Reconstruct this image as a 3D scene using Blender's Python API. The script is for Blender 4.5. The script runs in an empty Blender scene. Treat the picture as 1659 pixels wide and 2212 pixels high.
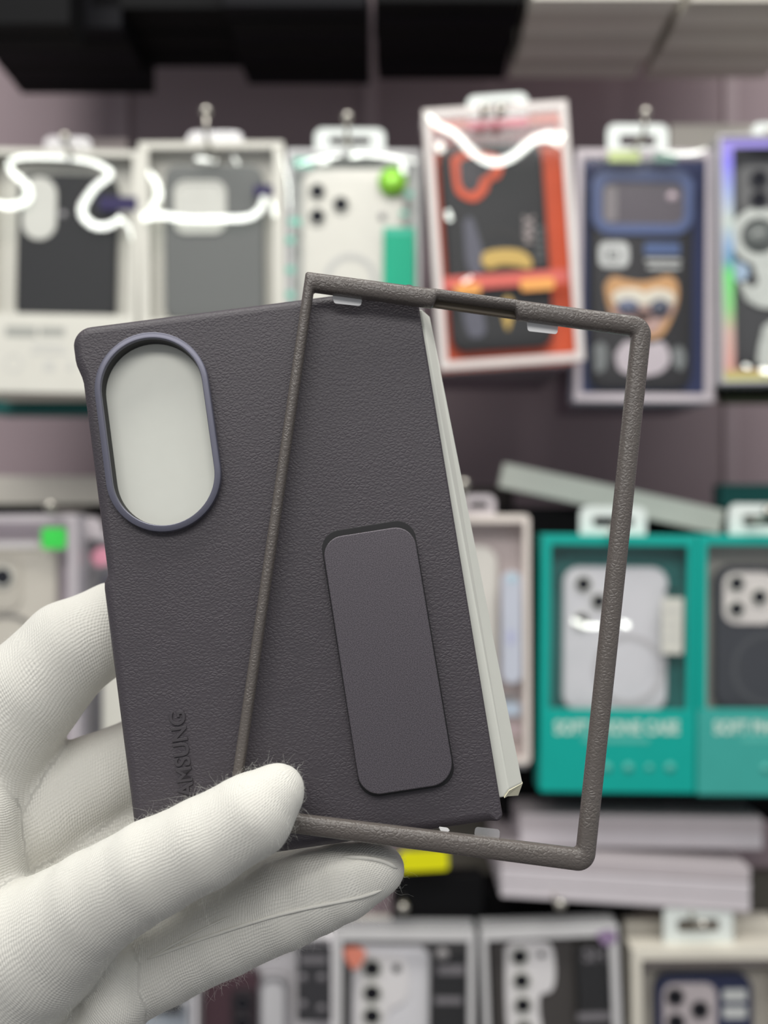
import bpy, bmesh, math, random
import numpy as np
from mathutils import Vector, Matrix
from mathutils.geometry import tessellate_polygon
from mathutils.bvhtree import BVHTree

random.seed(7)
SC = bpy.context.scene
COL = SC.collection
# ------------------------------------------------------------------ camera, light, exposure
F, CX, CY, ZC = 2300.0, 829.5, 1106.0, 1.40
cam_d = bpy.data.cameras.new('camera')
cam = bpy.data.objects.new('camera', cam_d); COL.objects.link(cam)
cam.location = (0, 0, ZC); cam.rotation_euler = (math.pi / 2, 0, 0)
cam_d.sensor_width = 36; cam_d.lens = 36 * F / 2212; cam_d.sensor_fit = 'AUTO'
cam_d.clip_start = 0.01
cam_d.dof.use_dof = True; cam_d.dof.focus_distance = 0.246; cam_d.dof.aperture_fstop = 9.0
SC.camera = cam
SC.view_settings.view_transform = 'Standard'; SC.view_settings.look = 'None'
SC.view_settings.exposure = 0.0; SC.view_settings.gamma = 1.0
SC.view_settings.use_curve_mapping = False
world = bpy.data.worlds.new('world'); SC.world = world; world.use_nodes = True
world.node_tree.nodes['Background'].inputs[0].default_value = (0.92, 0.95, 1.0, 1)
world.node_tree.nodes['Background'].inputs[1].default_value = 0.35
LAMP_A = Vector((0.05, 0.20, 2.45))


def area(name, loc, target, sx, sy, power, color):
    l = bpy.data.lights.new(name, 'AREA'); l.shape = 'RECTANGLE'; l.size = sx; l.size_y = sy
    l.energy = power; l.color = color
    o = bpy.data.objects.new(name, l); COL.objects.link(o); o.location = loc
    o.rotation_euler = (Vector(target) - Vector(loc)).to_track_quat('-Z', 'Y').to_euler()
    return o


area('ceiling_panel_light', LAMP_A, (0, 0.45, 1.0), 1.7, 0.30, 16.0, (1.0, 0.985, 0.93))
area('ceiling_aisle_light', (-0.2, -1.4, 2.75), (0, 0.8, 1.3), 2.2, 0.6, 29.0, (1.0, 0.98, 0.95))


# ------------------------------------------------------------------ helpers
def lin(c):
    c = c / 255.0
    return c / 12.92 if c <= 0.04045 else ((c + 0.055) / 1.055) ** 2.4


def rgb(t):
    return (lin(t[0]), lin(t[1]), lin(t[2]), 1.0)


def W(px, py, d):
    return Vector(((px - CX) / F * d, d, ZC - (py - CY) / F * d))


MATS = {}


def mat(name, col, rough=0.6, spec=0.4, metal=0.0, vary=0.05, scale=60.0, bump=0.0, coat=0.0):
    """a painted, printed or moulded surface: base colour with a little procedural mottling, and optional fine bump"""
    if name in MATS:
        return MATS[name]
    m = bpy.data.materials.new(name); m.use_nodes = True
    nt = m.node_tree; p = nt.nodes['Principled BSDF']
    p.inputs['Roughness'].default_value = rough
    p.inputs['Specular IOR Level'].default_value = spec
    p.inputs['Metallic'].default_value = metal
    p.inputs['Coat Weight'].default_value = coat
    tc = nt.nodes.new('ShaderNodeTexCoord'); n = nt.nodes.new('ShaderNodeTexNoise')
    n.inputs['Scale'].default_value = scale; n.inputs['Detail'].default_value = 3
    nt.links.new(tc.outputs['Object'], n.inputs['Vector'])
    r = nt.nodes.new('ShaderNodeValToRGB'); c = rgb(col)
    r.color_ramp.elements[0].color = tuple(x * (1 - vary) for x in c[:3]) + (1,)
    r.color_ramp.elements[1].color = tuple(min(1, x * (1 + vary)) for x in c[:3]) + (1,)
    nt.links.new(n.outputs['Fac'], r.inputs['Fac']); nt.links.new(r.outputs['Color'], p.inputs['Base Color'])
    if bump:
        b = nt.nodes.new('ShaderNodeBump'); b.inputs['Strength'].default_value = 0.5
        b.inputs['Distance'].default_value = bump
        nt.links.new(n.outputs['Fac'], b.inputs['Height']); nt.links.new(b.outputs['Normal'], p.inputs['Normal'])
    MATS[name] = m
    return m


def film_mat(name, gloss, rough, tint=(1, 1, 1), haze=0.0):
    if name in MATS:
        return MATS[name]
    m = bpy.data.materials.new(name); m.use_nodes = True; nt = m.node_tree
    nt.nodes.remove(nt.nodes['Principled BSDF']); out = nt.nodes['Material Output']
    t = nt.nodes.new('ShaderNodeBsdfTransparent'); t.inputs[0].default_value = tint + (1,)
    g = nt.nodes.new('ShaderNodeBsdfGlossy'); g.inputs['Roughness'].default_value = rough
    g.inputs[0].default_value = (1, 1, 1, 1)
    mx = nt.nodes.new('ShaderNodeMixShader'); mx.inputs[0].default_value = gloss
    nt.links.new(t.outputs[0], mx.inputs[1]); nt.links.new(g.outputs[0], mx.inputs[2])
    last = mx
    if haze:
        d = nt.nodes.new('ShaderNodeBsdfDiffuse'); d.inputs[0].default_value = (0.9, 0.9, 0.9, 1)
        m2 = nt.nodes.new('ShaderNodeMixShader'); m2.inputs[0].default_value = haze
        nt.links.new(mx.outputs[0], m2.inputs[1]); nt.links.new(d.outputs[0], m2.inputs[2]); last = m2
    nt.links.new(last.outputs[0], out.inputs[0])
    MATS[name] = m
    return m


def leather_mat(name, col, scale, stretch, dist, rough, strength=0.8, along=(1.0, 1.0, 1.0)):
    """grained leather: cell edges warped by noise, fine pores on top, all as bump"""
    m = bpy.data.materials.new(name); m.use_nodes = True; nt = m.node_tree; L = nt.links
    p = nt.nodes['Principled BSDF']; p.inputs['Roughness'].default_value = rough
    p.inputs['Specular IOR Level'].default_value = 0.42
    tc = nt.nodes.new('ShaderNodeTexCoord')
    mp = nt.nodes.new('ShaderNodeMapping'); mp.inputs['Scale'].default_value = stretch
    L.new(tc.outputs['Object'], mp.inputs['Vector'])
    nz = nt.nodes.new('ShaderNodeTexNoise'); nz.inputs['Scale'].default_value = scale * 0.45; nz.inputs['Detail'].default_value = 3
    L.new(mp.outputs[0], nz.inputs['Vector'])
    sb = nt.nodes.new('ShaderNodeVectorMath'); sb.operation = 'SCALE'; sb.inputs['Scale'].default_value = 0.75 / scale
    L.new(nz.outputs['Color'], sb.inputs[0])
    ad = nt.nodes.new('ShaderNodeVectorMath'); ad.operation = 'ADD'
    L.new(mp.outputs[0], ad.inputs[0]); L.new(sb.outputs[0], ad.inputs[1])
    v1 = nt.nodes.new('ShaderNodeTexVoronoi'); v1.feature = 'DISTANCE_TO_EDGE'; v1.inputs['Scale'].default_value = scale
    L.new(ad.outputs[0], v1.inputs['Vector'])
    r1 = nt.nodes.new('ShaderNodeMapRange'); r1.inputs['From Max'].default_value = 0.28
    r1.interpolation_type = 'SMOOTHSTEP'
    L.new(v1.outputs['Distance'], r1.inputs['Value'])
    n2 = nt.nodes.new('ShaderNodeTexNoise'); n2.inputs['Scale'].default_value = scale * 0.2; n2.inputs['Detail'].default_value = 2
    L.new(mp.outputs[0], n2.inputs['Vector'])
    # the grain is deeper in some patches than in others
    mu = nt.nodes.new('ShaderNodeMath'); mu.operation = 'MULTIPLY'
    L.new(r1.outputs[0], mu.inputs[0]); L.new(n2.outputs['Fac'], mu.inputs[1])
    n3 = nt.nodes.new('ShaderNodeTexNoise'); n3.inputs['Scale'].default_value = scale * 3.0; n3.inputs['Detail'].default_value = 2
    L.new(tc.outputs['Object'], n3.inputs['Vector'])
    m3 = nt.nodes.new('ShaderNodeMath'); m3.operation = 'MULTIPLY_ADD'; m3.inputs[1].default_value = 0.10
    L.new(n3.outputs['Fac'], m3.inputs[0]); L.new(mu.outputs[0], m3.inputs[2])
    b = nt.nodes.new('ShaderNodeBump'); b.inputs['Strength'].default_value = strength; b.inputs['Distance'].default_value = dist
    L.new(m3.outputs[0], b.inputs['Height']); L.new(b.outputs['Normal'], p.inputs['Normal'])
    rp = nt.nodes.new('ShaderNodeValToRGB'); c = rgb(col)
    rp.color_ramp.elements[0].color = tuple(x * 0.93 for x in c[:3]) + (1,)
    rp.color_ramp.elements[1].color = tuple(x * 1.07 for x in c[:3]) + (1,)
    L.new(n2.outputs['Fac'], rp.inputs['Fac']); L.new(rp.outputs['Color'], p.inputs['Base Color'])
    return m


def speckle_mat(name, col, col2, scale, rough, metal):
    m = bpy.data.materials.new(name); m.use_nodes = True; nt = m.node_tree; L = nt.links
    p = nt.nodes['Principled BSDF']; p.inputs['Roughness'].default_value = rough; p.inputs['Metallic'].default_value = metal
    tc = nt.nodes.new('ShaderNodeTexCoord'); n = nt.nodes.new('ShaderNodeTexNoise')
    n.inputs['Scale'].default_value = scale; n.inputs['Detail'].default_value = 2
    L.new(tc.outputs['Object'], n.inputs['Vector'])
    r = nt.nodes.new('ShaderNodeValToRGB'); r.color_ramp.elements[0].position = 0.35; r.color_ramp.elements[1].position = 0.68
    r.color_ramp.elements[0].color = rgb(col); r.color_ramp.elements[1].color = rgb(col2)
    L.new(n.outputs['Fac'], r.inputs['Fac']); L.new(r.outputs['Color'], p.inputs['Base Color'])
    b = nt.nodes.new('ShaderNodeBump'); b.inputs['Strength'].default_value = 0.35; b.inputs['Distance'].default_value = 0.00006
    L.new(n.outputs['Fac'], b.inputs['Height']); L.new(b.outputs['Normal'], p.inputs['Normal'])
    return m


def mesh_obj(name, verts, faces, m, parent=None, smooth=False, mtx=None):
    me = bpy.data.meshes.new(name)
    me.from_pydata([tuple(v) for v in verts], [], faces)
    bm = bmesh.new(); bm.from_mesh(me); bmesh.ops.recalc_face_normals(bm, faces=bm.faces); bm.to_mesh(me); bm.free()
    me.materials.append(m)
    if smooth:
        me.polygons.foreach_set('use_smooth', [True] * len(me.polygons))
    me.update()
    o = bpy.data.objects.new(name, me); COL.objects.link(o)
    if parent is not None:
        o.parent = parent
    if mtx is not None:
        o.matrix_world = mtx
    return o


def thing(name, label, cat, mtx, group=None):
    o = bpy.data.objects.new(name, None); COL.objects.link(o)
    o.empty_display_size = 0.01; o.matrix_world = mtx
    o['label'] = label; o['category'] = cat
    if group:
        o['group'] = group
    return o


def tag(o, label, cat, group=None):
    o['label'] = label; o['category'] = cat
    if group:
        o['group'] = group
    return o


def area2(p):
    return sum(p[i][0] * p[(i + 1) % len(p)][1] - p[(i + 1) % len(p)][0] * p[i][1] for i in range(len(p))) / 2


def inward(p):
    """unit normals pointing to the left of travel, per vertex"""
    n = len(p); out = []
    for i in range(n):
        a, b, c = Vector(p[i - 1]), Vector(p[i]), Vector(p[(i + 1) % n])
        d1 = (b - a).normalized() if (b - a).length > 1e-9 else (c - b).normalized()
        d2 = (c - b).normalized() if (c - b).length > 1e-9 else d1
        n1, n2 = Vector((-d1.y, d1.x)), Vector((-d2.y, d2.x))
        s = n1 + n2; s = s / max(0.3, s.length_squared / 2) if s.length > 1e-6 else n1
        out.append(s)
    return out


def prism(loops, z0, z1, bevel=0.0, seg=3):
    """solid plate with holes: outer loop first; front edge rounded by bevel"""
    V, Fc = [], []
    caps, backs = [], []
    for li, lp in enumerate(loops):
        lp = [tuple(q) for q in lp]
        ccw = area2(lp) > 0
        if (li == 0) != ccw:
            lp = lp[::-1]
        nr = inward(lp); n = len(lp)
        rings = [[(q[0], q[1], z0) for q in lp]]
        if bevel > 0:
            for k in range(seg + 1):
                a = math.pi / 2 * k / seg
                ins, z = bevel * (1 - math.cos(a)), z1 - bevel + bevel * math.sin(a)
                rings.append([(q[0] + nr[i].x * ins, q[1] + nr[i].y * ins, z) for i, q in enumerate(lp)])
        else:
            rings.append([(q[0], q[1], z1) for q in lp])
        base = len(V)
        for r in rings:
            V += r
        for k in range(len(rings) - 1):
            for i in range(n):
                j = (i + 1) % n
                Fc.append((base + k * n + i, base + k * n + j, base + (k + 1) * n + j, base + (k + 1) * n + i))
        backs.append((base, rings[0])); caps.append((base + (len(rings) - 1) * n, rings[-1]))
    for group, flip in ((caps, False), (backs, True)):
        idx = []
        for b, r in group:
            idx += list(range(b, b + len(r)))
        tris = tessellate_polygon([[Vector(q) for q in r] for _, r in group])
        for t in tris:
            f = [idx[k] for k in t]
            if len(set(f)) == 3:
                Fc.append(tuple(f[::-1]) if flip else tuple(f))
    return V, Fc


def rrect(x0, y0, x1, y1, r, n=6):
    r = max(1e-6, min(r, (x1 - x0) / 2 - 1e-6, (y1 - y0) / 2 - 1e-6)); P = []
    for cx, cy, a0 in ((x1 - r, y0 + r, -90), (x1 - r, y1 - r, 0), (x0 + r, y1 - r, 90), (x0 + r, y0 + r, 180)):
        for k in range(n + 1):
            a = math.radians(a0 + 90 * k / n); P.append((cx + r * math.cos(a), cy + r * math.sin(a)))
    return P


def circle(cx, cy, r, n=28, ry=None):
    return [(cx + r * math.cos(2 * math.pi * k / n), cy + (ry or r) * math.sin(2 * math.pi * k / n)) for k in range(n)]


def plate(name, loops, z0, z1, m, parent, bevel=0.0, smooth=False, seg=3):
    V, Fc = prism(loops, z0, z1, bevel, seg)
    return mesh_obj(name, V, Fc, m, parent, smooth)


def catmull(P, n=10):
    out = []
    for i in range(len(P) - 1):
        p0, p1, p2, p3 = P[max(0, i - 1)], P[i], P[i + 1], P[min(len(P) - 1, i + 2)]
        for k in range(n):
            t = k / n
            out.append(tuple(0.5 * (2 * b + (c - a) * t + (2 * a - 5 * b + 4 * c - d) * t * t + (3 * b - a - 3 * c + d) * t ** 3)
                             for a, b, c, d in zip(p0, p1, p2, p3)))
    out.append(tuple(P[-1]))
    return out


def tube(pts, radii, sides=12, cap=True):
    V, Fc = [], []
    pts = [Vector(p) for p in pts]
    if not hasattr(radii, '__len__'):
        radii = [radii] * len(pts)
    t0 = (pts[1] - pts[0]).normalized()
    nrm = t0.orthogonal().normalized()
    for i, p in enumerate(pts):
        t = (pts[min(i + 1, len(pts) - 1)] - pts[max(i - 1, 0)]).normalized()
        nrm = (nrm - t * nrm.dot(t)).normalized(); b = t.cross(nrm)
        for k in range(sides):
            a = 2 * math.pi * k / sides
            V.append(p + (nrm * math.cos(a) + b * math.sin(a)) * radii[i])
    for i in range(len(pts) - 1):
        for k in range(sides):
            j = (k + 1) % sides
            Fc.append((i * sides + k, i * sides + j, (i + 1) * sides + j, (i + 1) * sides + k))
    if cap:
        Fc.append(tuple(range(sides - 1, -1, -1))); Fc.append(tuple(range((len(pts) - 1) * sides, len(pts) * sides)))
    return V, Fc


def text_mesh(s, bold=0.0, extrude=0.1, bevel=0.0):
    """letters as a mesh, normalised to width 1 from x=0, height scaled alike; returns verts, faces, height"""
    c = bpy.data.curves.new('lettering', 'FONT'); c.body = s; c.size = 1.0; c.offset = bold
    c.extrude = extrude; c.bevel_depth = bevel; c.resolution_u = 4
    o = bpy.data.objects.new('lettering', c); COL.objects.link(o)
    dg = bpy.context.evaluated_depsgraph_get(); dg.update()
    me = bpy.data.meshes.new_from_object(o.evaluated_get(dg))
    V = [v.co.copy() for v in me.vertices]; Fc = [tuple(p.vertices) for p in me.polygons]
    bpy.data.objects.remove(o); bpy.data.curves.remove(c); bpy.data.meshes.remove(me)
    x0, x1 = min(v.x for v in V), max(v.x for v in V); y0, y1 = min(v.y for v in V), max(v.y for v in V)
    z0, z1 = min(v.z for v in V), max(v.z for v in V)
    return [Vector(((v.x - x0) / (x1 - x0), (v.y - y0) / (y1 - y0), (v.z - z0) / max(1e-9, z1 - z0))) for v in V], Fc


FRONT = Matrix.Rotation(math.pi / 2, 4, 'X')       # local x right, y up, z towards the viewer


# ------------------------------------------------------------------ setting
wall_m = mat('mauve_grey_wall_board', (166, 148, 153), 0.65, 0.3, vary=0.08, scale=7)
WALL_Y = 1.08
V, Fc = prism([[(-1.6, -1.4), (1.6, -1.4), (1.6, 1.4), (-1.6, 1.4)]], -0.02, 0)
wall = mesh_obj('wall_back', V, Fc, wall_m, mtx=Matrix.Translation((0, WALL_Y, ZC)) @ FRONT); wall['kind'] = 'structure'
floor_m = mat('grey_shop_floor', (120, 118, 116), 0.4, 0.4, vary=0.1, scale=3)
V, Fc = prism([[(-1.6, -2.6), (1.6, -2.6), (1.6, WALL_Y), (-1.6, WALL_Y)]], -0.05, 0)
fl = mesh_obj('floor', V, Fc, floor_m); fl['kind'] = 'structure'
strip_m = mat('pale_slot_strip', (176, 158, 163), 0.5, 0.4)
for i, px in enumerate((262, 800, 1580)):
    x = (px - CX) / F * (WALL_Y - 0.004)
    t = plate('trim_%d' % (i + 1), [rrect(x - 0.007, -1.3, x + 0.007, 1.3, 0.002, 2)], 0, 0.004, strip_m, None, 0.001)
    t.matrix_world = Matrix.Translation((0, WALL_Y, ZC)) @ FRONT; t['kind'] = 'structure'

# ------------------------------------------------------------------ shop-wall builders
chrome = mat('zinc_plated_wire', (205, 200, 190), 0.28, 0.5, 0.9, scale=200)
white_tab = mat('frosted_white_plastic', (226, 232, 228), 0.35, 0.5)
film = film_mat('clear_packaging_film', 0.028, 0.06)
glint_m = film_mat('glint_facet_film', 0.13, 0.2, (0.97, 1.0, 0.98))  # glossier film for the added glint facets
holo_y = mat('foil_sticker_lime', (150, 235, 70), 0.3, 0.6, 0.2, 0.5, 90)


class Pack:
    """a retail pack seen face on; contents are given in photo pixels and turned into metres on the pack's own front plane"""

    def __init__(s, name, label, rect, roll=0.0, d=0.82, thick=0.024, group=None, cat='package'):
        x0, y0, x1, y1 = rect
        s.cx, s.cy, s.d, s.k, s.T = (x0 + x1) / 2, (y0 + y1) / 2, d, d / F, thick
        s.hw, s.hh = (x1 - x0) / 2 * s.k, (y1 - y0) / 2 * s.k
        s.r = math.radians(roll)
        s.mtx = Matrix.Translation(W(s.cx, s.cy, d)) @ FRONT @ Matrix.Rotation(s.r, 4, 'Z')
        s.o = thing(name, label, cat, s.mtx, group)

    def L(s, px, py):
        x, y = (px - s.cx) * s.k, -(py - s.cy) * s.k
        c, n = math.cos(-s.r), math.sin(-s.r)
        return (x * c - y * n, x * n + y * c)

    def rect(s, x0, y0, x1, y1, r=0, n=5):
        """axis-aligned in the pack's own frame, corners given by photo pixels of its centre"""
        c = s.L((x0 + x1) / 2, (y0 + y1) / 2); w, h = (x1 - x0) / 2 * s.k, (y1 - y0) / 2 * s.k
        return rrect(c[0] - w, c[1] - h, c[0] + w, c[1] + h, max(r * s.k, 1e-5), n)

    def tray(s, m, border, border_m, back_m, r=3, window=True):
        k = s.k
        out = rrect(-s.hw, -s.hh, s.hw, s.hh, r * k); e = 0.0012
        inn = rrect(-s.hw + e, -s.hh + e, s.hw - e, s.hh - e, max(r * k - e, 1e-4))
        plate('tray', [out, inn], -s.T, -0.0015, m, s.o)
        plate('backing_card', [inn], -s.T, -s.T + 0.001, back_m, s.o)
        bl, bt, br, bb = [b * k for b in border]
        hole = rrect(-s.hw + bl, -s.hh + bb, s.hw - br, s.hh - bt, 4 * k)
        plate('front_border', [out, hole], -0.0015, 0, border_m, s.o, 0.0006)
        if window:
            plate('window', [hole], -0.0009, -0.0006, film, s.o)

    def panel(s, name, x0, y0, x1, y1, m, z=0.0, t=0.0006, r=2, parent=None, bevel=0.0):
        return plate(name, [s.rect(x0, y0, x1, y1, r)], z, z + t, m, parent or s.o, bevel)

    def disc(s, name, px, py, rpx, m, z, t, parent=None, bevel=0.0, ry=None):
        c = s.L(px, py)
        return plate(name, [circle(c[0], c[1], rpx * s.k, 28, ry and ry * s.k)], z, z + t, m, parent or s.o, bevel, True)

    def ring(s, name, px, py, ro, ri, m, z, t, parent=None):
        c = s.L(px, py)
        return plate(name, [circle(c[0], c[1], ro * s.k, 36), circle(c[0], c[1], ri * s.k, 36)], z, z + t, m, parent or s.o)

    def poly(s, name, pts, m, z, t, parent=None, smooth=True, bevel=0.0):
        P = [s.L(*p) for p in (catmull(list(pts) + [pts[0]], 6)[:-1] if smooth else pts)]
        return plate(name, [P], z, z + t, m, parent or s.o, bevel)

    def tab(s, x0, y0, x1, y1, slot=True, m=None):
        lo = [s.rect(x0, y0, x1, y1 + 10, 18)]
        if slot:
            w, h = (x1 - x0), (y1 - y0); cy = y0 + h * 0.52
            lo.append(s.rect((x0 + x1) / 2 - w * 0.3, cy - h * 0.17, (x0 + x1) / 2 + w * 0.3, cy + h * 0.17, 8))
        return plate('hang_tab', lo, -s.T * 0.5 - 0.0004, -s.T * 0.5 + 0.0004, m or white_tab, s.o)

    def crease(s, pts, wpx, z=0.002, taper=True):
        """facets added on creased film, shaped to send a lamp glint to the camera"""
        P = [s.L(*p) for p in catmull(pts, 10)]
        inv = s.mtx.to_3x3().inverted(); VV, FF = [], []
        n = len(P); wp = catmull([(w,) for w in wpx], 10) if hasattr(wpx, '__len__') else [(wpx,)] * n
        for i in range(n - 1):
            q = ((P[i][0] + P[i + 1][0]) / 2, (P[i][1] + P[i + 1][1]) / 2)
            wd = s.mtx @ Vector((q[0], q[1], z))
            h = ((Vector((0, 0, ZC)) - wd).normalized() + (LAMP_A - wd).normalized()).normalized()
            nn = (inv @ h).normalized()
            t = Vector((P[i + 1][0] - P[i][0], P[i + 1][1] - P[i][1], 0)); Ls = t.length * 0.54
            t = (t - nn * t.dot(nn)).normalized(); sd = nn.cross(t); w = (wp[i][0] + wp[i + 1][0]) / 2 * s.k * 0.31
            c = Vector((q[0], q[1], z)); b = len(VV)
            top = [c - t * Ls + sd * w, c + t * Ls + sd * w, c + t * Ls - sd * w, c - t * Ls - sd * w]
            VV += top + [v - nn * 0.0003 for v in top]
            FF += [(b, b + 1, b + 2, b + 3), (b + 7, b + 6, b + 5, b + 4)] + [(b + k, b + 4 + k, b + 4 + (k + 1) % 4, b + (k + 1) % 4) for k in range(4)]
        return mesh_obj('film_glint', VV, FF, glint_m, s.o)

    def text(s, name, string, x0, y0, x1, y1, m, z, t=0.0004, bold=0.02, parent=None, turn=0):
        V, Fc = text_mesh(string, bold)
        out = []
        for v in V:
            a, b = (v.x, v.y) if turn == 0 else (1 - v.y, v.x) if turn == 90 else (v.y, 1 - v.x)
            q = s.L(x0 + a * (x1 - x0), y1 - b * (y1 - y0)); out.append((q[0], q[1], z + v.z * t))
        return mesh_obj(name, out, Fc, m, parent or s.o)

    def phone_case(s, label, x0, y0, x1, y1, m, r=38, z0=None, t=0.009, name='phone_case', group=None, cat='phone case'):
        """a phone case standing inside the pack: its own thing, in the same frame"""
        o = thing(name, label, cat, s.mtx, group)
        z0 = -s.T + 0.003 if z0 is None else z0
        plate('body', [s.rect(x0, y0, x1, y1, r, 8)], z0, z0 + t, m, o, 0.0025, True)
        s.z = z0 + t
        return o

    def lens(s, parent, px, py, rpx, z=None, ring_m=None, glass=None):
        z = s.z if z is None else z; rpx *= 1.28
        c = s.L(px, py)
        o = plate('lens_ring', [circle(c[0], c[1], rpx * s.k * 1.18), circle(c[0], c[1], rpx * s.k * 0.95)], z, z + 0.0016,
                  ring_m or lens_ring_m, parent, 0.0004, True)
        plate('lens_glass', [circle(c[0], c[1], rpx * s.k)], z, z + 0.0008, glass or lens_m, o)
        return o


lens_m = mat('dark_lens_glass', (14, 14, 24), 0.12, 0.25)
lens_ring_m = mat('dull_lens_ring', (70, 68, 72), 0.35, 0.5, 0.4)
grey_ring_m = mat('silver_lens_ring', (150, 148, 150), 0.3, 0.5, 0.5)


def hook(px, py, d, up, label, spread=0.0):
    """a wire display hook from the wall, its tip turned up and ending in a ball"""
    tip = W(px, py, d); k = d / F
    y0 = WALL_Y + 0.001
    low = tip.z - up * k
    o = thing('display_hook', label, 'hook', Matrix.Translation((tip.x, y0 - 0.003, low)), 'wire display hooks on the wall')
    rel = lambda x, y, z: (x - tip.x, y - (y0 - 0.003), z - low)
    p = [rel(tip.x, y0, low), rel(tip.x, d + 0.02, low), rel(tip.x, d + 0.006, low + 0.001), rel(tip.x, d + 0.001, low + 0.005), rel(tip.x, d, tip.z)]
    if up * k < 0.006:   # short or drooping tip
        p = [p[0], rel(tip.x, d + 0.006, low), rel(tip.x, d, tip.z)]
    for sx in ((-spread * k, spread * k) if spread else (0,)):
        V, Fc = tube([(q[0] + sx, q[1], q[2]) for q in p], 0.0017, 10)
        mesh_obj('rod', V, Fc, chrome, o, True)
        bm = bmesh.new(); bmesh.ops.create_uvsphere(bm, u_segments=16, v_segments=10, radius=0.0042)
        q = rel(*tip); bmesh.ops.translate(bm, verts=bm.verts, vec=(q[0] + sx, q[1], q[2]))
        me = bpy.data.meshes.new('ball_tip'); bm.to_mesh(me); bm.free(); me.materials.append(chrome)
        me.polygons.foreach_set('use_smooth', [True] * len(me.polygons))
        b = bpy.data.objects.new('ball_tip', me); COL.objects.link(b); b.parent = o
    plate('wall_plate', [rrect(-0.012, -0.02, 0.012, 0.02, 0.003)], 0, 0.002, chrome, o).matrix_local = FRONT
    return o


def carton(name, rect, d, thick, m, label, group, roll=0.0, cat='box'):
    x0, y0, x1, y1 = rect; k = d / F
    hw, hh = (x1 - x0) / 2 * k, (y1 - y0) / 2 * k
    V, Fc = prism([rrect(-hw, -hh, hw, hh, 0.0012, 3)], -thick, 0, 0.0008, 2)
    o = mesh_obj(name, V, Fc, m, mtx=Matrix.Translation(W((x0 + x1) / 2, (y0 + y1) / 2, d)) @ FRONT @ Matrix.Rotation(math.radians(roll), 4, 'Z'))
    return tag(o, label, cat, group)


def carton_row(name, rect, d, thick, n, mats, label, group, jit=0.0015, gap=0.0008, cat='box'):
    """n like cartons hanging one behind the other, copies of the first"""
    first = carton(name, rect, d, thick, mats[0], label, group, cat=cat)
    for i in range(1, n):
        c = first.copy(); COL.objects.link(c)
        if mats[i % len(mats)] is not mats[0]:
            c.data = first.data.copy(); c.data.materials[0] = mats[i % len(mats)]
        c.location = first.location + Vector((random.uniform(-jit, jit), i * (thick + gap), random.uniform(-jit, jit)))
    return first


black_m = mat('matt_black_carton', (9, 9, 11), 0.7, 0.15)
black2_m = mat('blue_black_carton', (7, 7, 13), 0.65, 0.15)
whitec = mat('white_carton', (222, 218, 208), 0.6, 0.35)
whitec2 = mat('off_white_carton', (205, 200, 190), 0.6, 0.35)
lilac = mat('pale_lilac_carton', (206, 199, 203), 0.6, 0.35)
greyc = mat('grey_carton', (120, 112, 112), 0.6, 0.35)
teal_m = mat('teal_printed_card', (0, 166, 153), 0.45, 0.4)
teal_d = mat('deep_teal_card', (0, 92, 88), 0.5, 0.4)
mauvec = mat('mauve_carton', (122, 104, 116), 0.55, 0.35)

# ------------------------------------------------------------------ top row: stacks whose undersides show
TOPH = 560
carton_row('black_carton', (-60, 52 - TOPH, 150, 52), 0.80, 0.021, 2, [black_m], 'black carton at the front of the leftmost top stack', 'front cartons of the leftmost top stack')
carton_row('black_carton', (-70, 60 - TOPH, 262, 60), 0.845, 0.021, 6, [black2_m, black_m], 'black carton in the leftmost stack of the top row', 'cartons of the leftmost top stack')
carton_row('black_carton', (195, 18 - TOPH, 492, 18), 0.845, 0.0215, 5, [black_m], 'black carton in the second top stack from the left', 'cartons of the second top stack')
carton_row('black_carton', (482, 14 - TOPH, 792, 14), 0.82, 0.0205, 7, [black2_m, black_m], 'black carton in the top stack above the white three-lens pack', 'cartons of the third top stack')
carton_row('black_carton', (812, 4 - TOPH, 1132, 4), 0.82, 0.0205, 7, [black_m, black2_m], 'black carton in the top stack above the orange pack', 'cartons of the fourth top stack')
carton_row('white_carton', (1150, -2 - TOPH, 1470, -2), 0.82, 0.0205, 7, [whitec, whitec2], 'white carton in the top stack right of the black stacks', 'cartons of the fifth top stack')
carton_row('white_carton', (1492, 2 - TOPH, 1800, 2), 0.82, 0.0205, 7, [whitec2, whitec], 'white carton in the topmost right corner stack', 'cartons of the top right stack')

# ------------------------------------------------------------------ first row
white_card = mat('white_card', (218, 216, 206), 0.5, 0.4)
cream_card = mat('cream_card', (226, 220, 206), 0.5, 0.4)
clear_wall = film_mat('clear_plastic_wall', 0.10, 0.12, (0.93, 0.93, 0.95), 0.22)
grey_ink = mat('grey_ink', (165, 166, 160), 0.6, 0.3)
pale_ink = mat('pale_grey_ink', (205, 204, 198), 0.6, 0.3)
navy_ink = mat('navy_ink', (52, 46, 86), 0.6, 0.3)

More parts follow.
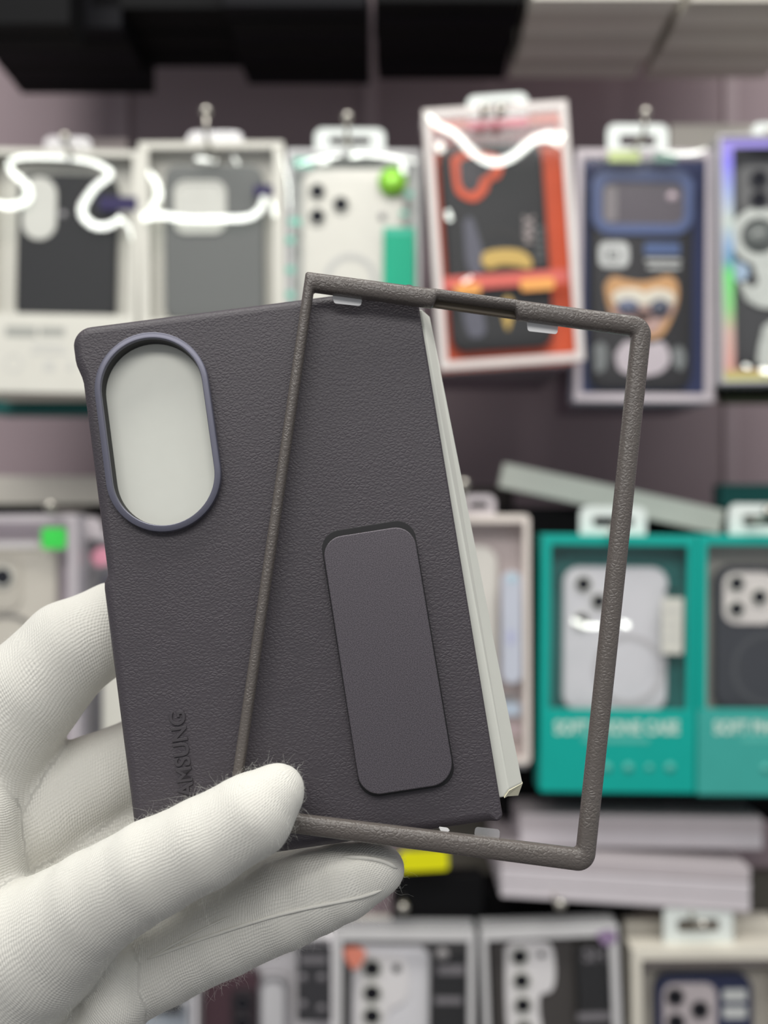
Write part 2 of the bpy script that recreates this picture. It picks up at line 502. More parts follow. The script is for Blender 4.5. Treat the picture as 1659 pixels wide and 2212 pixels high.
# B1: white pack, charcoal case
p = Pack('phone_case_pack', 'white pack with a charcoal case and oval camera hole, far left of the upper row', (-35, 322, 297, 850), -1.2, thick=0.015, group='packs of the upper row')
p.tray(white_card, (16, 14, 16, 172), white_card, white_card)
p.panel('label_band', -32, 690, 294, 848, white_card, 0, 0.0004)
for (a, b, c, e, m_) in ((12, 706, 80, 728, grey_ink), (86, 708, 140, 726, grey_ink), (70, 742, 140, 752, pale_ink), (66, 758, 150, 766, pale_ink), (95, 780, 118, 802, pale_ink), (145, 782, 160, 800, pale_ink)):
    p.panel('printed_line', a, b, c, e, m_, 0.0004, 0.0002)
p.ring('printed_phone', 30, 785, 20, 15, pale_ink, 0.0004, 0.0002)
p.panel('brand_flag', 215, 425, 296, 455, navy_ink, 0.0005, 0.0003)
charcoal = mat('charcoal_fabric', (44, 44, 45), 0.75, 0.3, bump=0.0002, scale=900)
c = p.phone_case('charcoal phone case with oval camera hole inside the far left white pack', 32, 372, 246, 690, charcoal, 30)
cam_card = mat('pale_camera_recess', (212, 212, 204), 0.5, 0.4)
g = p.panel('camera_cutout', 46, 380, 120, 516, cam_card, p.z, 0.0008, 37, c)
p.disc('flash', 132, 462, 9, grey_ring_m, p.z, 0.0006, c)
p.tab(88, 288, 192, 326, False, film_mat('clear_tab', 0.12, 0.1, (0.95, 0.95, 0.95), 0.12))
p.crease([(-12, 440), (30, 446), (62, 430), (58, 400), (24, 368), (36, 344), (120, 342), (200, 352), (240, 376), (205, 408), (178, 455), (200, 486), (232, 490), (262, 474)],
         [22, 26, 26, 24, 20, 18, 15, 18, 22, 24, 28, 28, 26, 20])
p.crease([(255, 470), (278, 490), (285, 520)], [18, 10, 5])
carton_row('rear_pack', (-30, 330, 296, 857), 0.846, 0.02, 2, [cream_card], 'white pack hanging right behind the far left white pack', 'packs behind the far left pack')
carton_row('rear_pack', (-28, 340, 262, 893), 0.895, 0.022, 2, [teal_d], 'teal pack hanging behind the far left white packs', 'teal packs behind the far left pack')
carton('rear_pack', (120, 300, 275, 600), 0.892, 0.02, greyc, 'grey pack behind, rising over the far left white pack', None, cat='box')
hook(140, 296, 0.80, 14, 'wire hook of the far left white pack')

# B2: white pack, grey case with square camera hole
p = Pack('phone_case_pack', 'white pack with a mid-grey case and square camera hole, left of the three-lens pack', (300, 305, 614, 850), 0.4, thick=0.015, group='packs of the upper row')
p.tray(white_card, (22, 16, 22, 160), white_card, white_card)
p.panel('label_band', 303, 690, 611, 848, white_card, 0, 0.0004)
p.panel('brand_flag', 548, 400, 590, 424, navy_ink, 0.0005, 0.0003)
midgrey = mat('mid_grey_fabric', (112, 114, 112), 0.75, 0.3, bump=0.0002, scale=900)
c = p.phone_case('mid-grey phone case with square camera hole in the white pack', 352, 352, 568, 690, midgrey, 30)
plate('camera_frame', [p.rect(374, 388, 488, 504, 26), p.rect(381, 395, 481, 497, 22)], p.z, p.z + 0.0016, cam_card, c, 0.0005)
p.panel('camera_cutout', 381, 395, 481, 497, cam_card, p.z, 0.0008, 22, c)
p.tab(400, 276, 522, 308, False, MATS['clear_tab'])
p.crease([(322, 372), (338, 395), (344, 425), (326, 455)], [14, 22, 24, 20])
p.crease([(308, 470), (350, 466), (400, 474), (480, 474), (540, 470), (566, 448), (570, 424)], [36, 28, 24, 24, 24, 22, 14])
p.crease([(588, 432), (594, 468)], [12, 16])
p.crease([(424, 344), (468, 350)], [14, 14]); p.crease([(505, 342), (515, 356)], [10, 8])
p.crease([(608, 340), (622, 390), (626, 450)], [5, 7, 4])
carton_row('rear_pack', (310, 310, 604, 855), 0.846, 0.02, 2, [cream_card, whitec2], 'white pack behind the grey-case pack', 'packs behind the grey-case pack')
hook(445, 240, 0.785, 62, 'wire hook with tall upturned tip above the grey-case pack')

# B3: pack with white three-lens phone
p = Pack('phone_case_pack', 'clear pack with a white three-lens case, round lime sticker and teal block', (618, 322, 908, 850), -0.4, thick=0.015, group='packs of the upper row')
frost = mat('frosted_pack_back', (205, 208, 204), 0.45, 0.4)
p.tray(clear_wall, (10, 12, 8, 40), mat('pale_pack_rim', (206, 206, 206), 0.35, 0.5), frost)
c = p.phone_case('white three-lens phone case in the clear pack with lime sticker', 652, 360, 872, 700, mat('warm_white_plastic', (224, 222, 212), 0.3, 0.5), 30)
for q in ((685, 412), (685, 466), (736, 440)):
    p.lens(c, q[0], q[1], 13, ring_m=cam_card)
p.disc('flash', 826, 466, 8, grey_ring_m, p.z, 0.0006, c)
p.ring('magnet_ring', 757, 604, 58, 46, mat('pale_grey_ring', (196, 196, 192), 0.4), p.z, 0.0004, c)
p.disc('hologram_sticker', 848, 392, 31, holo_y, 0.0002, 0.0004)
p.panel('teal_label', 828, 492, 896, 640, mat('bright_teal_label', (0, 170, 132), 0.5), 0.0002, 0.0004)
p.panel('teal_label_head', 832, 494, 892, 508, mat('mint_label_head', (70, 190, 160), 0.5), 0.0006, 0.0003)
p.panel('corner_flash', 636, 342, 676, 362, mat('pale_teal_print', (120, 200, 178), 0.5), 0.0002, 0.0004)
for y in (472, 512, 576, 630):
    p.panel('printed_mark', 618 if y > 500 else 624, y, 636 if y > 500 else 650, y + 14, MATS['pale_teal_print'], 0.0002, 0.0003)
p.panel('printed_mark', 876, 414, 892, 426, MATS['pale_teal_print'], 0.0002, 0.0003)
p.panel('printed_mark', 864, 456, 880, 466, MATS['pale_teal_print'], 0.0002, 0.0003)
p.tab(678, 270, 832, 322)
p.crease([(644, 356), (690, 344), (760, 336), (840, 340), (900, 352)], [6, 16, 10, 14, 6])
p.crease([(690, 352), (712, 348)], [18, 18]); p.crease([(758, 340), (778, 336)], [18, 18])
p.crease([(866, 352), (874, 375)], [14, 20])
carton_row('rear_pack', (622, 326, 902, 852), 0.846, 0.02, 2, [whitec2], 'pale pack behind the three-lens pack', 'packs behind the three-lens pack')
hook(750, 252, 0.80, 40, 'wire hook of the three-lens pack')

# B4: orange pack, nearest and tilted
p = Pack('phone_case_pack', 'tilted orange pack with a black case, in front of its neighbours', (931, 225, 1245, 790), 3.9, d=0.79, group='packs of the upper row')
orange = mat('orange_card', (226, 88, 40), 0.5, 0.4)
dkred = mat('dark_red_card', (146, 40, 34), 0.5, 0.4)
pinkrim = mat('pinkish_clear_rim', (220, 212, 208), 0.3, 0.5)
p.tray(clear_wall, (18, 20, 18, 18), pinkrim, orange)
p.panel('red_header', 935, 250, 1216, 300, dkred, -p.T + 0.001, 0.0006)
p.panel('header_gloss', 1010, 258, 1140, 276, mat('pink_painted_gloss', (222, 150, 160), 0.5), 0.0001, 0.0003)  # gloss over the red header, painted as a pale pink patch
blackp = mat('soft_black_plastic', (34, 34, 35), 0.5, 0.4)
c = p.phone_case('black phone case with an orange camera surround in the orange pack', 965, 295, 1190, 748, blackp, 34)
arm = mat('orange_rubber', (222, 92, 56), 0.45, 0.4)
heart = [(976, 330), (1010, 316), (1070, 322), (1090, 340), (1084, 372), (1062, 384), (1056, 404), (1030, 426), (1000, 418), (984, 396)]
p.poly('camera_surround', heart, arm, p.z, 0.0012, c, bevel=0.0005)
p.poly('camera_glass', [(994, 340), (1018, 330), (1062, 336), (1070, 350), (1058, 366), (1042, 376), (1036, 394), (1020, 406), (1004, 398), (996, 380)], mat('smoky_glass', (66, 62, 66), 0.2), p.z + 0.0012, 0.0004, c)
p.text('side_lettering', 'MAX', 1134, 455, 1158, 516, mat('pale_pink_ink', (172, 160, 158), 0.6), p.z, 0.0004, 0.03, c, 90)
for i in range(5):
    p.panel('printed_line', 1164, 480 + i * 16, 1180, 490 + i * 16, mat('dim_grey_ink', (92, 96, 96), 0.6), p.z, 0.0003, 2, c)
p.ring('magnet_ring', 1086, 545, 62, 48, mat('charcoal_ring', (46, 45, 44), 0.6), p.z, 0.0004, c)
gold = mat('gold_print', (200, 168, 92), 0.35, 0.5, 0.3)
p.poly('gold_cap', [(1042, 560), (1050, 538), (1090, 530), (1130, 534), (1152, 552), (1150, 574), (1120, 568), (1086, 566), (1060, 574)], gold, p.z + 0.0006, 0.0012, c, bevel=0.0004)
p.poly('grey_chain', [(1004, 470), (1020, 460), (1036, 500), (1050, 560), (1030, 590), (1010, 560)], mat('blue_grey_print', (92, 92, 104), 0.5), p.z + 0.0002, 0.0006, c)
p.poly('gold_pendant', [(1090, 640), (1104, 632), (1114, 660), (1102, 708), (1090, 680)], gold, p.z + 0.0002, 0.0008, c)
p.poly('grey_sleeve', [(1000, 660), (1020, 640), (1046, 670), (1050, 716), (1016, 720)], MATS['blue_grey_print'], p.z + 0.0002, 0.0006, c)
salmon = mat('salmon_print', (220, 104, 92), 0.5)
p.panel('salmon_band', 950, 586, 1236, 616, salmon, -0.006, 0.0006)
amber = mat('amber_painted_glint', (250, 176, 92), 0.3, 0.5, 0.1)  # reflection highlights painted on as amber patches
p.panel('amber_glint', 984, 610, 1040, 634, amber, -0.0052, 0.0006, 8)
p.panel('amber_glint', 1126, 598, 1200, 624, amber, -0.0052, 0.0006, 8)
p.crease([(924, 250), (946, 272), (985, 292), (1020, 330), (1065, 352), (1110, 338), (1150, 305), (1190, 296), (1212, 306)], [14, 24, 24, 28, 32, 30, 30, 44, 60])
p.crease([(948, 308), (952, 330)], [26, 26]); p.crease([(966, 456), (972, 478)], [16, 18])
p.crease([(1018, 600), (1000, 610)], [10, 10])
p.tab(1012, 190, 1146, 240, True)
hook(1065, 238, 0.772, -14, 'double-pronged wire hook through the orange pack tab', 17)
carton_row('rear_pack', (950, 300, 1222, 800), 0.835, 0.021, 6, [mauvec, greyc, mauvec], 'mauve pack hanging behind the orange pack', 'packs behind the orange pack', 0.001)

# B5: navy pack with dog print
p = Pack('phone_case_pack', 'navy pack with a printed dog in goggles, right of the orange pack', (1242, 322, 1546, 868), -0.4, d=0.825, group='packs of the upper row')
navy = mat('navy_card', (56, 66, 112), 0.5, 0.4)
p.tray(clear_wall, (16, 18, 22, 18), mat('lilac_clear_rim', (198, 189, 194), 0.3, 0.5), navy)
c = p.phone_case('black and navy phone case printed with a dog in goggles', 1284, 352, 1506, 836, mat('near_black_plastic', (38, 36, 38), 0.45), 34)
navy2 = mat('slate_blue_plastic', (76, 92, 136), 0.35, 0.5)
plate('camera_bar', [p.rect(1284, 352, 1506, 500, 42, 8), p.rect(1306, 384, 1486, 476, 22, 6)], p.z, p.z + 0.002, navy2, c, 0.0008)
p.panel('camera_glass', 1306, 384, 1486, 476, mat('smoky_mauve_glass', (98, 92, 98), 0.15), p.z, 0.0008, 20, c)
p.disc('flash', 1460, 416, 11, mat('pale_flash', (200, 182, 190), 0.3), p.z + 0.0008, 0.0004, c)
p.panel('camera_highlight', 1312, 392, 1340, 470, mat('grey_painted_reflection', (132, 126, 128), 0.3), p.z + 0.0008, 0.0002, 8, c)  # reflection in the camera glass, painted as a lighter grey patch
wink = mat('white_ink', (206, 208, 206), 0.6)
lg = [p.rect(1300, 514, 1366, 570, 16), p.rect(1318, 530, 1346, 556, 6)]
g = plate('round_square_mark', lg, p.z, p.z + 0.0004, wink, c)
p.panel('mark_bridge', 1326, 532, 1340, 552, wink, p.z, 0.0004, 3, c)
p.panel('blue_word', 1400, 516, 1478, 542, mat('denim_blue_ink', (78, 98, 142), 0.6), p.z, 0.0004, 3, c)
p.panel('white_word', 1402, 552, 1480, 558, wink, p.z, 0.0004, 2, c)
p.panel('white_word', 1408, 566, 1478, 573, wink, p.z, 0.0004, 2, c)
tan = mat('tan_fur_print', (206, 158, 108), 0.6, vary=0.12)
fur = mat('mauve_white_fur_print', (196, 186, 192), 0.7, vary=0.15)
head = p.poly('dog_head', [(1312, 610), (1330, 590), (1362, 598), (1394, 602), (1424, 596), (1452, 588), (1472, 604), (1474, 640), (1462, 678), (1440, 718), (1408, 728), (1372, 712), (1336, 690), (1318, 650)], tan, p.z, 0.0014, c, bevel=0.0006)
p.poly('muzzle', [(1326, 662), (1360, 640), (1400, 650), (1450, 640), (1464, 664), (1440, 690), (1420, 715), (1390, 706), (1350, 698)], mat('rosy_fur_print', (190, 158, 150), 0.7), p.z + 0.0014, 0.0006, head)
p.poly('goggle_strap', [(1326, 634), (1344, 620), (1380, 618), (1400, 626), (1424, 618), (1460, 626), (1462, 652), (1426, 646), (1400, 654), (1376, 650), (1340, 654)], mat('cream_goggle', (226, 220, 204), 0.3), p.z + 0.002, 0.0008, head, bevel=0.0003)
gl = mat('blue_grey_goggle_lens', (108, 114, 138), 0.2)
p.disc('goggle_lens', 1362, 658, 24, gl, p.z + 0.0028, 0.0006, head, ry=17)
p.disc('goggle_lens', 1432, 660, 22, mat('dark_goggle_lens', (84, 88, 104), 0.2), p.z + 0.0028, 0.0006, head, ry=20)
p.disc('nose', 1394, 676, 18, mat('brown_nose', (88, 66, 60), 0.4), p.z + 0.0028, 0.0010, head, ry=11)
p.poly('chest_fur', [(1336, 760), (1360, 732), (1400, 740), (1440, 734), (1456, 770), (1436, 800), (1390, 808), (1346, 796)], fur, p.z, 0.0008, c)
p.poly('paw_print', [(1288, 744), (1304, 734), (1318, 750), (1314, 790), (1294, 798)], mat('grey_fur_print', (128, 132, 132), 0.7), p.z, 0.0008, c)
p.poly('paw_print', [(1462, 748), (1480, 744), (1490, 770), (1480, 796), (1464, 780)], MATS['grey_fur_print'], p.z, 0.0008, c)
p.panel('foil_seal', 1314, 326, 1382, 350, mat('rainbow_foil', (176, 190, 130), 0.3, 0.6, 0.2, 0.6, 40), 0.0002, 0.0003)
p.panel('foil_seal', 1412, 330, 1462, 350, mat('green_foil', (110, 140, 128), 0.3, 0.6, 0.2, 0.4, 40), 0.0002, 0.0003)
p.crease([(1430, 330), (1462, 334), (1500, 332), (1524, 322)], [5, 10, 10, 4])
p.tab(1318, 256, 1452, 326)
hook(1394, 243, 0.80, 44, 'wire hook above the navy dog pack')
carton_row('rear_pack', (1250, 330, 1530, 874), 0.852, 0.021, 5, [mauvec], 'mauve pack hanging behind the navy dog pack', 'packs behind the navy pack', 0.001)
carton('rear_pack', (1448, 268, 1680, 560), 0.93, 0.02, whitec2, 'pale pack rising behind between the navy and rainbow packs', None)

# B6: rainbow foil pack
p = Pack('phone_case_pack', 'rainbow-foil bordered pack at the right edge of the upper row', (1554, 288, 1850, 828), 0.6, d=0.805, group='packs of the upper row')


def rainbow():
    m = bpy.data.materials.new('rainbow_foil_border'); m.use_nodes = True; nt = m.node_tree; L = nt.links
    q = nt.nodes['Principled BSDF']; q.inputs['Roughness'].default_value = 0.35; q.inputs['Metallic'].default_value = 0.15
    tc = nt.nodes.new('ShaderNodeTexCoord'); s = nt.nodes.new('ShaderNodeSeparateXYZ'); L.new(tc.outputs['Generated'], s.inputs[0])
    r = nt.nodes.new('ShaderNodeValToRGB'); L.new(s.outputs['Y'], r.inputs['Fac']); L.new(r.outputs['Color'], q.inputs['Base Color'])
    el = r.color_ramp.elements
    stops = [(0.0, (190, 200, 90)), (0.06, (226, 170, 160)), (0.2, (218, 184, 172)), (0.3, (150, 215, 140)), (0.44, (120, 225, 130)), (0.5, (110, 160, 190)), (0.56, (150, 180, 215)), (0.66, (205, 215, 205)), (0.78, (165, 180, 225)), (0.9, (140, 132, 240)), (1.0, (165, 150, 225))]
    el[0].position, el[0].color = stops[0][0], rgb(stops[0][1])
    el[1].position, el[1].color = stops[-1][0], rgb(stops[-1][1])
    for a, b in stops[1:-1]:
        e = el.new(a); e.color = rgb(b)
    return m


rb = rainbow()
p.tray(clear_wall, (8, 8, 8, 8), mat('clear_grey_rim', (186, 182, 188), 0.3), mat('graphite_card', (60, 60, 62), 0.5))
plate('foil_border', [p.rect(1562, 296, 1842, 820, 3), p.rect(1588, 316, 1816, 796, 5)], -0.003, -0.002, rb, p.o)
c = p.phone_case('black phone case with a silver figure print in the rainbow pack', 1590, 330, 1812, 786, mat('graphite_plastic', (58, 58, 60), 0.45), 36)
sil = mat('silver_print', (206, 210, 204), 0.35, 0.5, 0.2, 0.2, 120)
plate('camera_plate', [p.rect(1606, 346, 1720, 450, 26)], p.z, p.z + 0.0014, mat('grey_camera_plate', (104, 104, 104), 0.4), c, 0.0005)
p.lens(c, 1650, 378, 14, p.z + 0.0014); p.lens(c, 1650, 424, 14, p.z + 0.0014); p.lens(c, 1700, 400, 14, p.z + 0.0014)
p.ring('silver_helmet', 1650, 502, 62, 40, sil, p.z + 0.0002, 0.002, c)
p.disc('visor', 1656, 508, 40, mat('dark_visor', (96, 100, 98), 0.25), p.z + 0.0002, 0.001, c)
p.poly('silver_shoulder', [(1566, 566), (1596, 556), (1626, 570), (1622, 596), (1592, 600), (1572, 588)], mat('pale_blue_print', (168, 190, 214), 0.4), p.z + 0.0002, 0.0016, c, bevel=0.0005)
p.poly('silver_body', [(1634, 560), (1690, 552), (1740, 570), (1746, 640), (1690, 660), (1640, 654), (1620, 622), (1648, 606)], sil, p.z + 0.0002, 0.0016, c, bevel=0.0005)
p.poly('silver_arm', [(1606, 600), (1632, 612), (1640, 640), (1624, 644)], sil, p.z + 0.0002, 0.0012, c)
p.poly('silver_leg', [(1660, 700), (1690, 690), (1700, 780), (1648, 782)], sil, p.z + 0.0002, 0.0014, c)
p.crease([(1604, 790), (1618, 794)], [14, 14]); p.crease([(1640, 800), (1690, 806)], [20, 22])
hook(1702, 262, 0.79, 14, 'wire hook of the rainbow pack')
p.tab(1636, 252, 1768, 292)
carton('rear_pack', (1560, 300, 1850, 850), 0.836, 0.02, black_m, 'black pack directly behind the rainbow pack', None)
carton('rear_pack', (1566, 300, 1850, 868), 0.862, 0.02, mat('olive_green_card', (84, 92, 62), 0.5), 'olive pack behind the rainbow pack, under the black one', None)

# ------------------------------------------------------------------ second row
# C1
p = Pack('phone_case_pack', 'clear pack with a cream case and green sticker, left edge of the middle row', (-140, 1112, 168, 1660), 0.3, group='packs of the middle row')
lil = mat('lilac_grey_rim', (190, 183, 187), 0.35, 0.5)
p.tray(clear_wall, (20, 18, 20, 20), lil, mat('lilac_grey_card', (184, 172, 180), 0.5))
c = p.phone_case('cream phone case with dark magnet ring in the left edge pack', -110, 1176, 112, 1640, mat('cream_plastic', (206, 200, 188), 0.35), 34)
plate('camera_plate', [p.rect(-95, 1196, 36, 1322, 30)], p.z, p.z + 0.0016, mat('beige_camera_plate', (196, 190, 178), 0.35), c, 0.0006)
p.lens(c, -4, 1248, 16, p.z + 0.0016, cam_card); p.lens(c, -60, 1230, 16, p.z + 0.0016); p.lens(c, -60, 1290, 16, p.z + 0.0016)
p.ring('magnet_ring', 2, 1408, 80, 70, mat('grey_magnet_ring', (120, 116, 112), 0.5), p.z, 0.0005, c)
p.panel('hologram_sticker', 90, 1140, 143, 1186, mat('green_foil_sticker', (70, 235, 90), 0.35, 0.5, 0.1, 0.35, 120), 0.0002, 0.0004, 8)
p.panel('clear_strip', -120, 1170, 80, 1184, mat('pale_clear_strip', (208, 204, 204), 0.3), -0.003, 0.0006)
hook(108, 1092, 0.80, 10, 'wire hook above the left edge pack')
carton_row('rear_pack', (-130, 1120, 172, 1664), 0.846, 0.021, 3, [lilac], 'lilac pack behind the left edge pack of the middle row', 'packs behind the left edge middle pack')
# C2
p = Pack('phone_case_pack', 'clear pack with pink print, half hidden behind the dark case left edge', (172, 1152, 470, 1690), 0, d=0.85, group='packs of the middle row')
p.tray(clear_wall, (14, 14, 14, 14), lil, mat('pale_grey_card', (178, 176, 178), 0.5))
c = p.phone_case('white phone case in the pack hidden behind the dark case', 200, 1240, 440, 1660, mat('dusky_plastic', (96, 94, 106), 0.4), 34)
p.poly('pink_mark', [(196, 1200), (216, 1182), (240, 1190), (236, 1216), (208, 1222)], mat('rose_print', (222, 150, 170), 0.5), 0.0002, 0.0004)
p.panel('white_side_panel', 222, 1440, 330, 1660, white_card, 0.0002, 0.0005)
p.tab(170, 1120, 214, 1152, False, lil)
# C3
p = Pack('phone_case_pack', 'white pack with a pale blue strip, just right of the white card insert', (842, 1112, 1146, 1652), 0.2, group='packs of the middle row')
blush = mat('blush_white_card', (226, 216, 208), 0.45, 0.4)
p.tray(blush, (14, 18, 14, 14), blush, mat('pinkish_card', (214, 200, 198), 0.5), r=12)
c = p.phone_case('white phone case in the pack beside the white card insert', 870, 1180, 1080, 1630, mat('pearl_plastic', (220, 216, 208), 0.3), 40)
p.panel('pale_blue_strip', 1084, 1235, 1128, 1478, mat('pale_blue_label', (200, 204, 216), 0.45), -0.004, 0.003, 20, bevel=0.001)
p.panel('printed_mark', 1098, 1242, 1116, 1258, mat('ice_blue_print', (178, 208, 220), 0.5), -0.001, 0.0003)
p.panel('printed_mark', 1098, 1362, 1110, 1392, mat('lavender_print', (180, 182, 214), 0.5), -0.001, 0.0003)
p.panel('dark_print', 1082, 1504, 1120, 1518, mat('slate_print', (120, 120, 122), 0.5), -0.004, 0.0005)
p.panel('blue_print', 1078, 1520, 1124, 1548, mat('powder_blue_print', (186, 200, 216), 0.5), -0.004, 0.0005)
p.panel('mauve_print', 1076, 1565, 1124, 1590, mat('dusty_mauve_print', (184, 164, 166), 0.5), -0.004, 0.0005)
p.tab(1000, 1068, 1074, 1112, True, lil)
hook(1002, 1044, 0.80, 40, 'wire hook behind the white card insert')
carton_row('rear_pack', (850, 1120, 1140, 1660), 0.846, 0.021, 3, [lilac, greyc], 'pack behind the pale blue strip pack', 'packs behind the pale blue strip pack')


def teal_pack(label, clabel, x0, y0, x1, y1, roll, case_m, inner_m, lower_m, word, wx0, wx1, frame_m):
    q = Pack('phone_case_pack', label, (x0, y0, x1, y1), roll, group='packs of the middle row')
    q.tray(teal_m, (20, 22, 18, y1 - 1532), frame_m, inner_m)
    q.panel('lower_label', x0 + 1, 1534, x1 - 1, y1 - 1, lower_m, 0.0, 0.0005)
    q.text('title_lettering', word, wx0, 1556, wx1, 1586, mat('mint_white_ink', (206, 228, 216), 0.5), 0.0005, 0.0004, 0.03)
    q.panel('subtitle_line', (wx0 + wx1) / 2 - 75, 1592, (wx0 + wx1) / 2 + 70, 1604, mat('faded_mint_ink', (84, 182, 170), 0.5), 0.0005, 0.0003)
    return q


p = teal_pack('teal pack with a white case, seen through the open frame bumper', '', 1168, 1156, 1502, 1712, -0.6, None, mat('sea_green_card', (52, 128, 124), 0.5), teal_m, 'SOFT PHONE CASE', 1198, 1466, teal_m)
c = p.phone_case('white phone case with magnet ring in the teal pack', 1222, 1226, 1452, 1545, mat('lilac_white_plastic', (216, 215, 219), 0.3), 36)
for q in ((1266, 1264), (1300, 1302), (1262, 1344)):
    p.lens(c, q[0], q[1], 13, ring_m=cam_card)
p.ring('magnet_ring', 1365, 1452, 78, 66, mat('faint_grey_ring', (190, 188, 190), 0.4), p.z, 0.0005, c)
p.panel('side_label', 1432, 1292, 1478, 1414, white_card, -0.004, 0.0006, 3)
for y in (1318, 1346, 1372):
    p.panel('label_line', 1440, y, 1468, y + 8, pale_ink, -0.0034, 0.0003)
p.panel('dark_clip', 1440, 1272, 1476, 1284, mat('dark_teal_print', (20, 60, 58), 0.5), -0.004, 0.0006)
for x in (1310, 1357, 1402, 1447):
    p.disc('icon', x, 1658, 11 if x != 1402 else 8, mat('faded_mint_ink', (84, 182, 170), 0.5), 0.0005, 0.0003)
p.crease([(1236, 1338), (1262, 1350), (1300, 1352)], [16, 18, 12]); p.crease([(1340, 1346), (1358, 1350)], [22, 22])
p.tab(1258, 1094, 1404, 1158)
hook(1330, 1140, 0.80, 16, 'wire hook of the teal pack with white case')
p = teal_pack('teal pack with a dark three-lens case at the right edge', '', 1506, 1156, 1840, 1718, -0.4, None, mat('stone_card', (186, 182, 174), 0.5), mat('washed_teal_card', (62, 166, 156), 0.45), 'SOFT PHONE CASE', 1542, 1810, teal_m)
c = p.phone_case('dark slate three-lens phone case in the right edge teal pack', 1556, 1222, 1790, 1545, mat('slate_black_plastic', (58, 60, 66), 0.4), 40)
plate('camera_plate', [p.rect(1572, 1238, 1690, 1352, 28)], p.z, p.z + 0.0016, mat('milk_camera_plate', (220, 214, 210), 0.35), c, 0.0006)
for q in ((1600, 1262), (1600, 1318), (1650, 1292)):
    p.lens(c, q[0], q[1], 13, p.z + 0.0016, cam_card)
p.ring('magnet_ring', 1672, 1450, 80, 70, mat('slate_ring', (76, 78, 82), 0.5), p.z, 0.0005, c)
p.disc('icon', 1654, 1660, 11, MATS['faded_mint_ink'], 0.0005, 0.0003)
p.tab(1584, 1088, 1740, 1158)
hook(1660, 1104, 0.79, 20, 'wire hook of the right edge teal pack')
carton_row('rear_pack', (1172, 1162, 1498, 1716), 0.846, 0.021, 2, [teal_d], 'dark teal pack behind the teal pack with white case', 'packs behind the teal white-case pack')
carton_row('rear_pack', (1510, 1162, 1840, 1722), 0.846, 0.021, 2, [teal_d], 'dark teal pack behind the right edge teal pack', 'packs behind the right edge teal pack')
carton_row('black_carton', (1080, 1096, 1440, 1768), 0.90, 0.021, 2, [black_m], 'black carton behind the teal pack with white case', 'black cartons behind the teal pack')
carton_row('black_carton', (1450, 1096, 1840, 1774), 0.90, 0.021, 2, [black_m], 'black carton behind the right edge teal pack', 'black cartons behind the right edge teal pack')
carton('teal_carton', (1556, 1046, 1840, 1110), 0.93, 0.02, teal_d, 'dark teal carton above the right edge teal pack', None)
carton_row('black_carton', (-200, 1090, 236, 1700), 0.925, 0.021, 2, [black_m], 'black carton behind the left edge middle packs', 'black cartons behind the left middle packs')
carton('white_carton', (-220, 1028, 236, 1094), 0.95, 0.022, whitec2, 'white carton above the green sticker pack at the left edge', None)
carton('white_carton', (1078, 1050, 1566, 1104), 0.885, 0.012, mat('sage_white_carton', (205, 210, 200), 0.55), 'slanting white carton above the teal pack with white case', None, roll=-12.2)
carton('black_carton', (960, 1050, 1110, 1500), 0.93, 0.02, mat('brown_black_carton', (44, 38, 36), 0.6), 'brown-black carton behind the white card insert', None)

# ------------------------------------------------------------------ stacked slabs between rows
lil2 = mat('lilac_white_carton', (190, 181, 184), 0.6)
carton('flat_carton', (1122, 1762, 1648, 1798), 0.85, 0.09, lil2, 'flat lilac-white carton, upper one under the teal packs', 'flat cartons under the teal packs', -0.8)
carton('flat_carton', (1124, 1798, 1648, 1832), 0.85, 0.09, lilac, 'flat lilac-white carton, lower one under the teal packs', 'flat cartons under the teal packs', -0.8)
for i, (dy, lb) in enumerate(((0, 'top one of three tilted white flat cartons at lower right'), (33, 'middle one of three tilted white flat cartons at lower right'), (66, 'bottom one of three tilted white flat cartons at lower right'))):
    carton('flat_carton', (1082, 1858 + dy, 1622, 1889 + dy), 0.83, 0.10, [lil2, lilac, lilac][i], lb, 'tilted white flat cartons', -3.6)
p = Pack('price_tag', 'yellow price tag peeking out below the bumper corner', (862, 1838, 968, 1882), 3, d=0.84, thick=0.003, cat='tag')
yel = mat('yellow_tag', (226, 222, 0), 0.5)
plate('tag_card', [p.rect(862, 1838, 968, 1882, 8)], -0.002, 0, yel, p.o)
p = Pack('black_box', 'black box with a round metal stud, right of the lower finger', (846, 1892, 1044, 2020), 0, d=0.85, thick=0.02, cat='box')
plate('box_body', [p.rect(846, 1892, 1044, 2020, 4)], -0.02, 0, black_m, p.o, 0.001)
carton('olive_carton', (884, 1770, 1096, 2010), 0.95, 0.02, mat('dark_olive_carton', (96, 92, 84), 0.6), 'dark olive-grey carton behind the yellow price tag', None)
hook(871, 1960, 0.82, 10, 'wire hook with bright ball on the black box')
hook(1210, 1953, 0.80, 12, 'wire hook below the tilted white cartons')
carton_row('black_carton', (1030, 1926, 1372, 2300), 0.872, 0.021, 2, [black_m], 'black carton behind the pack with white camera plate', 'black cartons in the lower row')
carton('black_carton', (1000, 1990, 1062, 2300), 0.845, 0.02, black_m, 'narrow black carton between two lower packs', None)
carton('rear_pack', (1350, 1990, 1680, 2300), 0.86, 0.02, cream_card, 'cream pack behind the cream pack with navy case', None)
carton('grey_carton', (1380, 1890, 1700, 2080), 0.93, 0.02, mat('olive_grey_carton', (88, 84, 76), 0.6), 'olive-grey carton behind the cream pack tab', None)

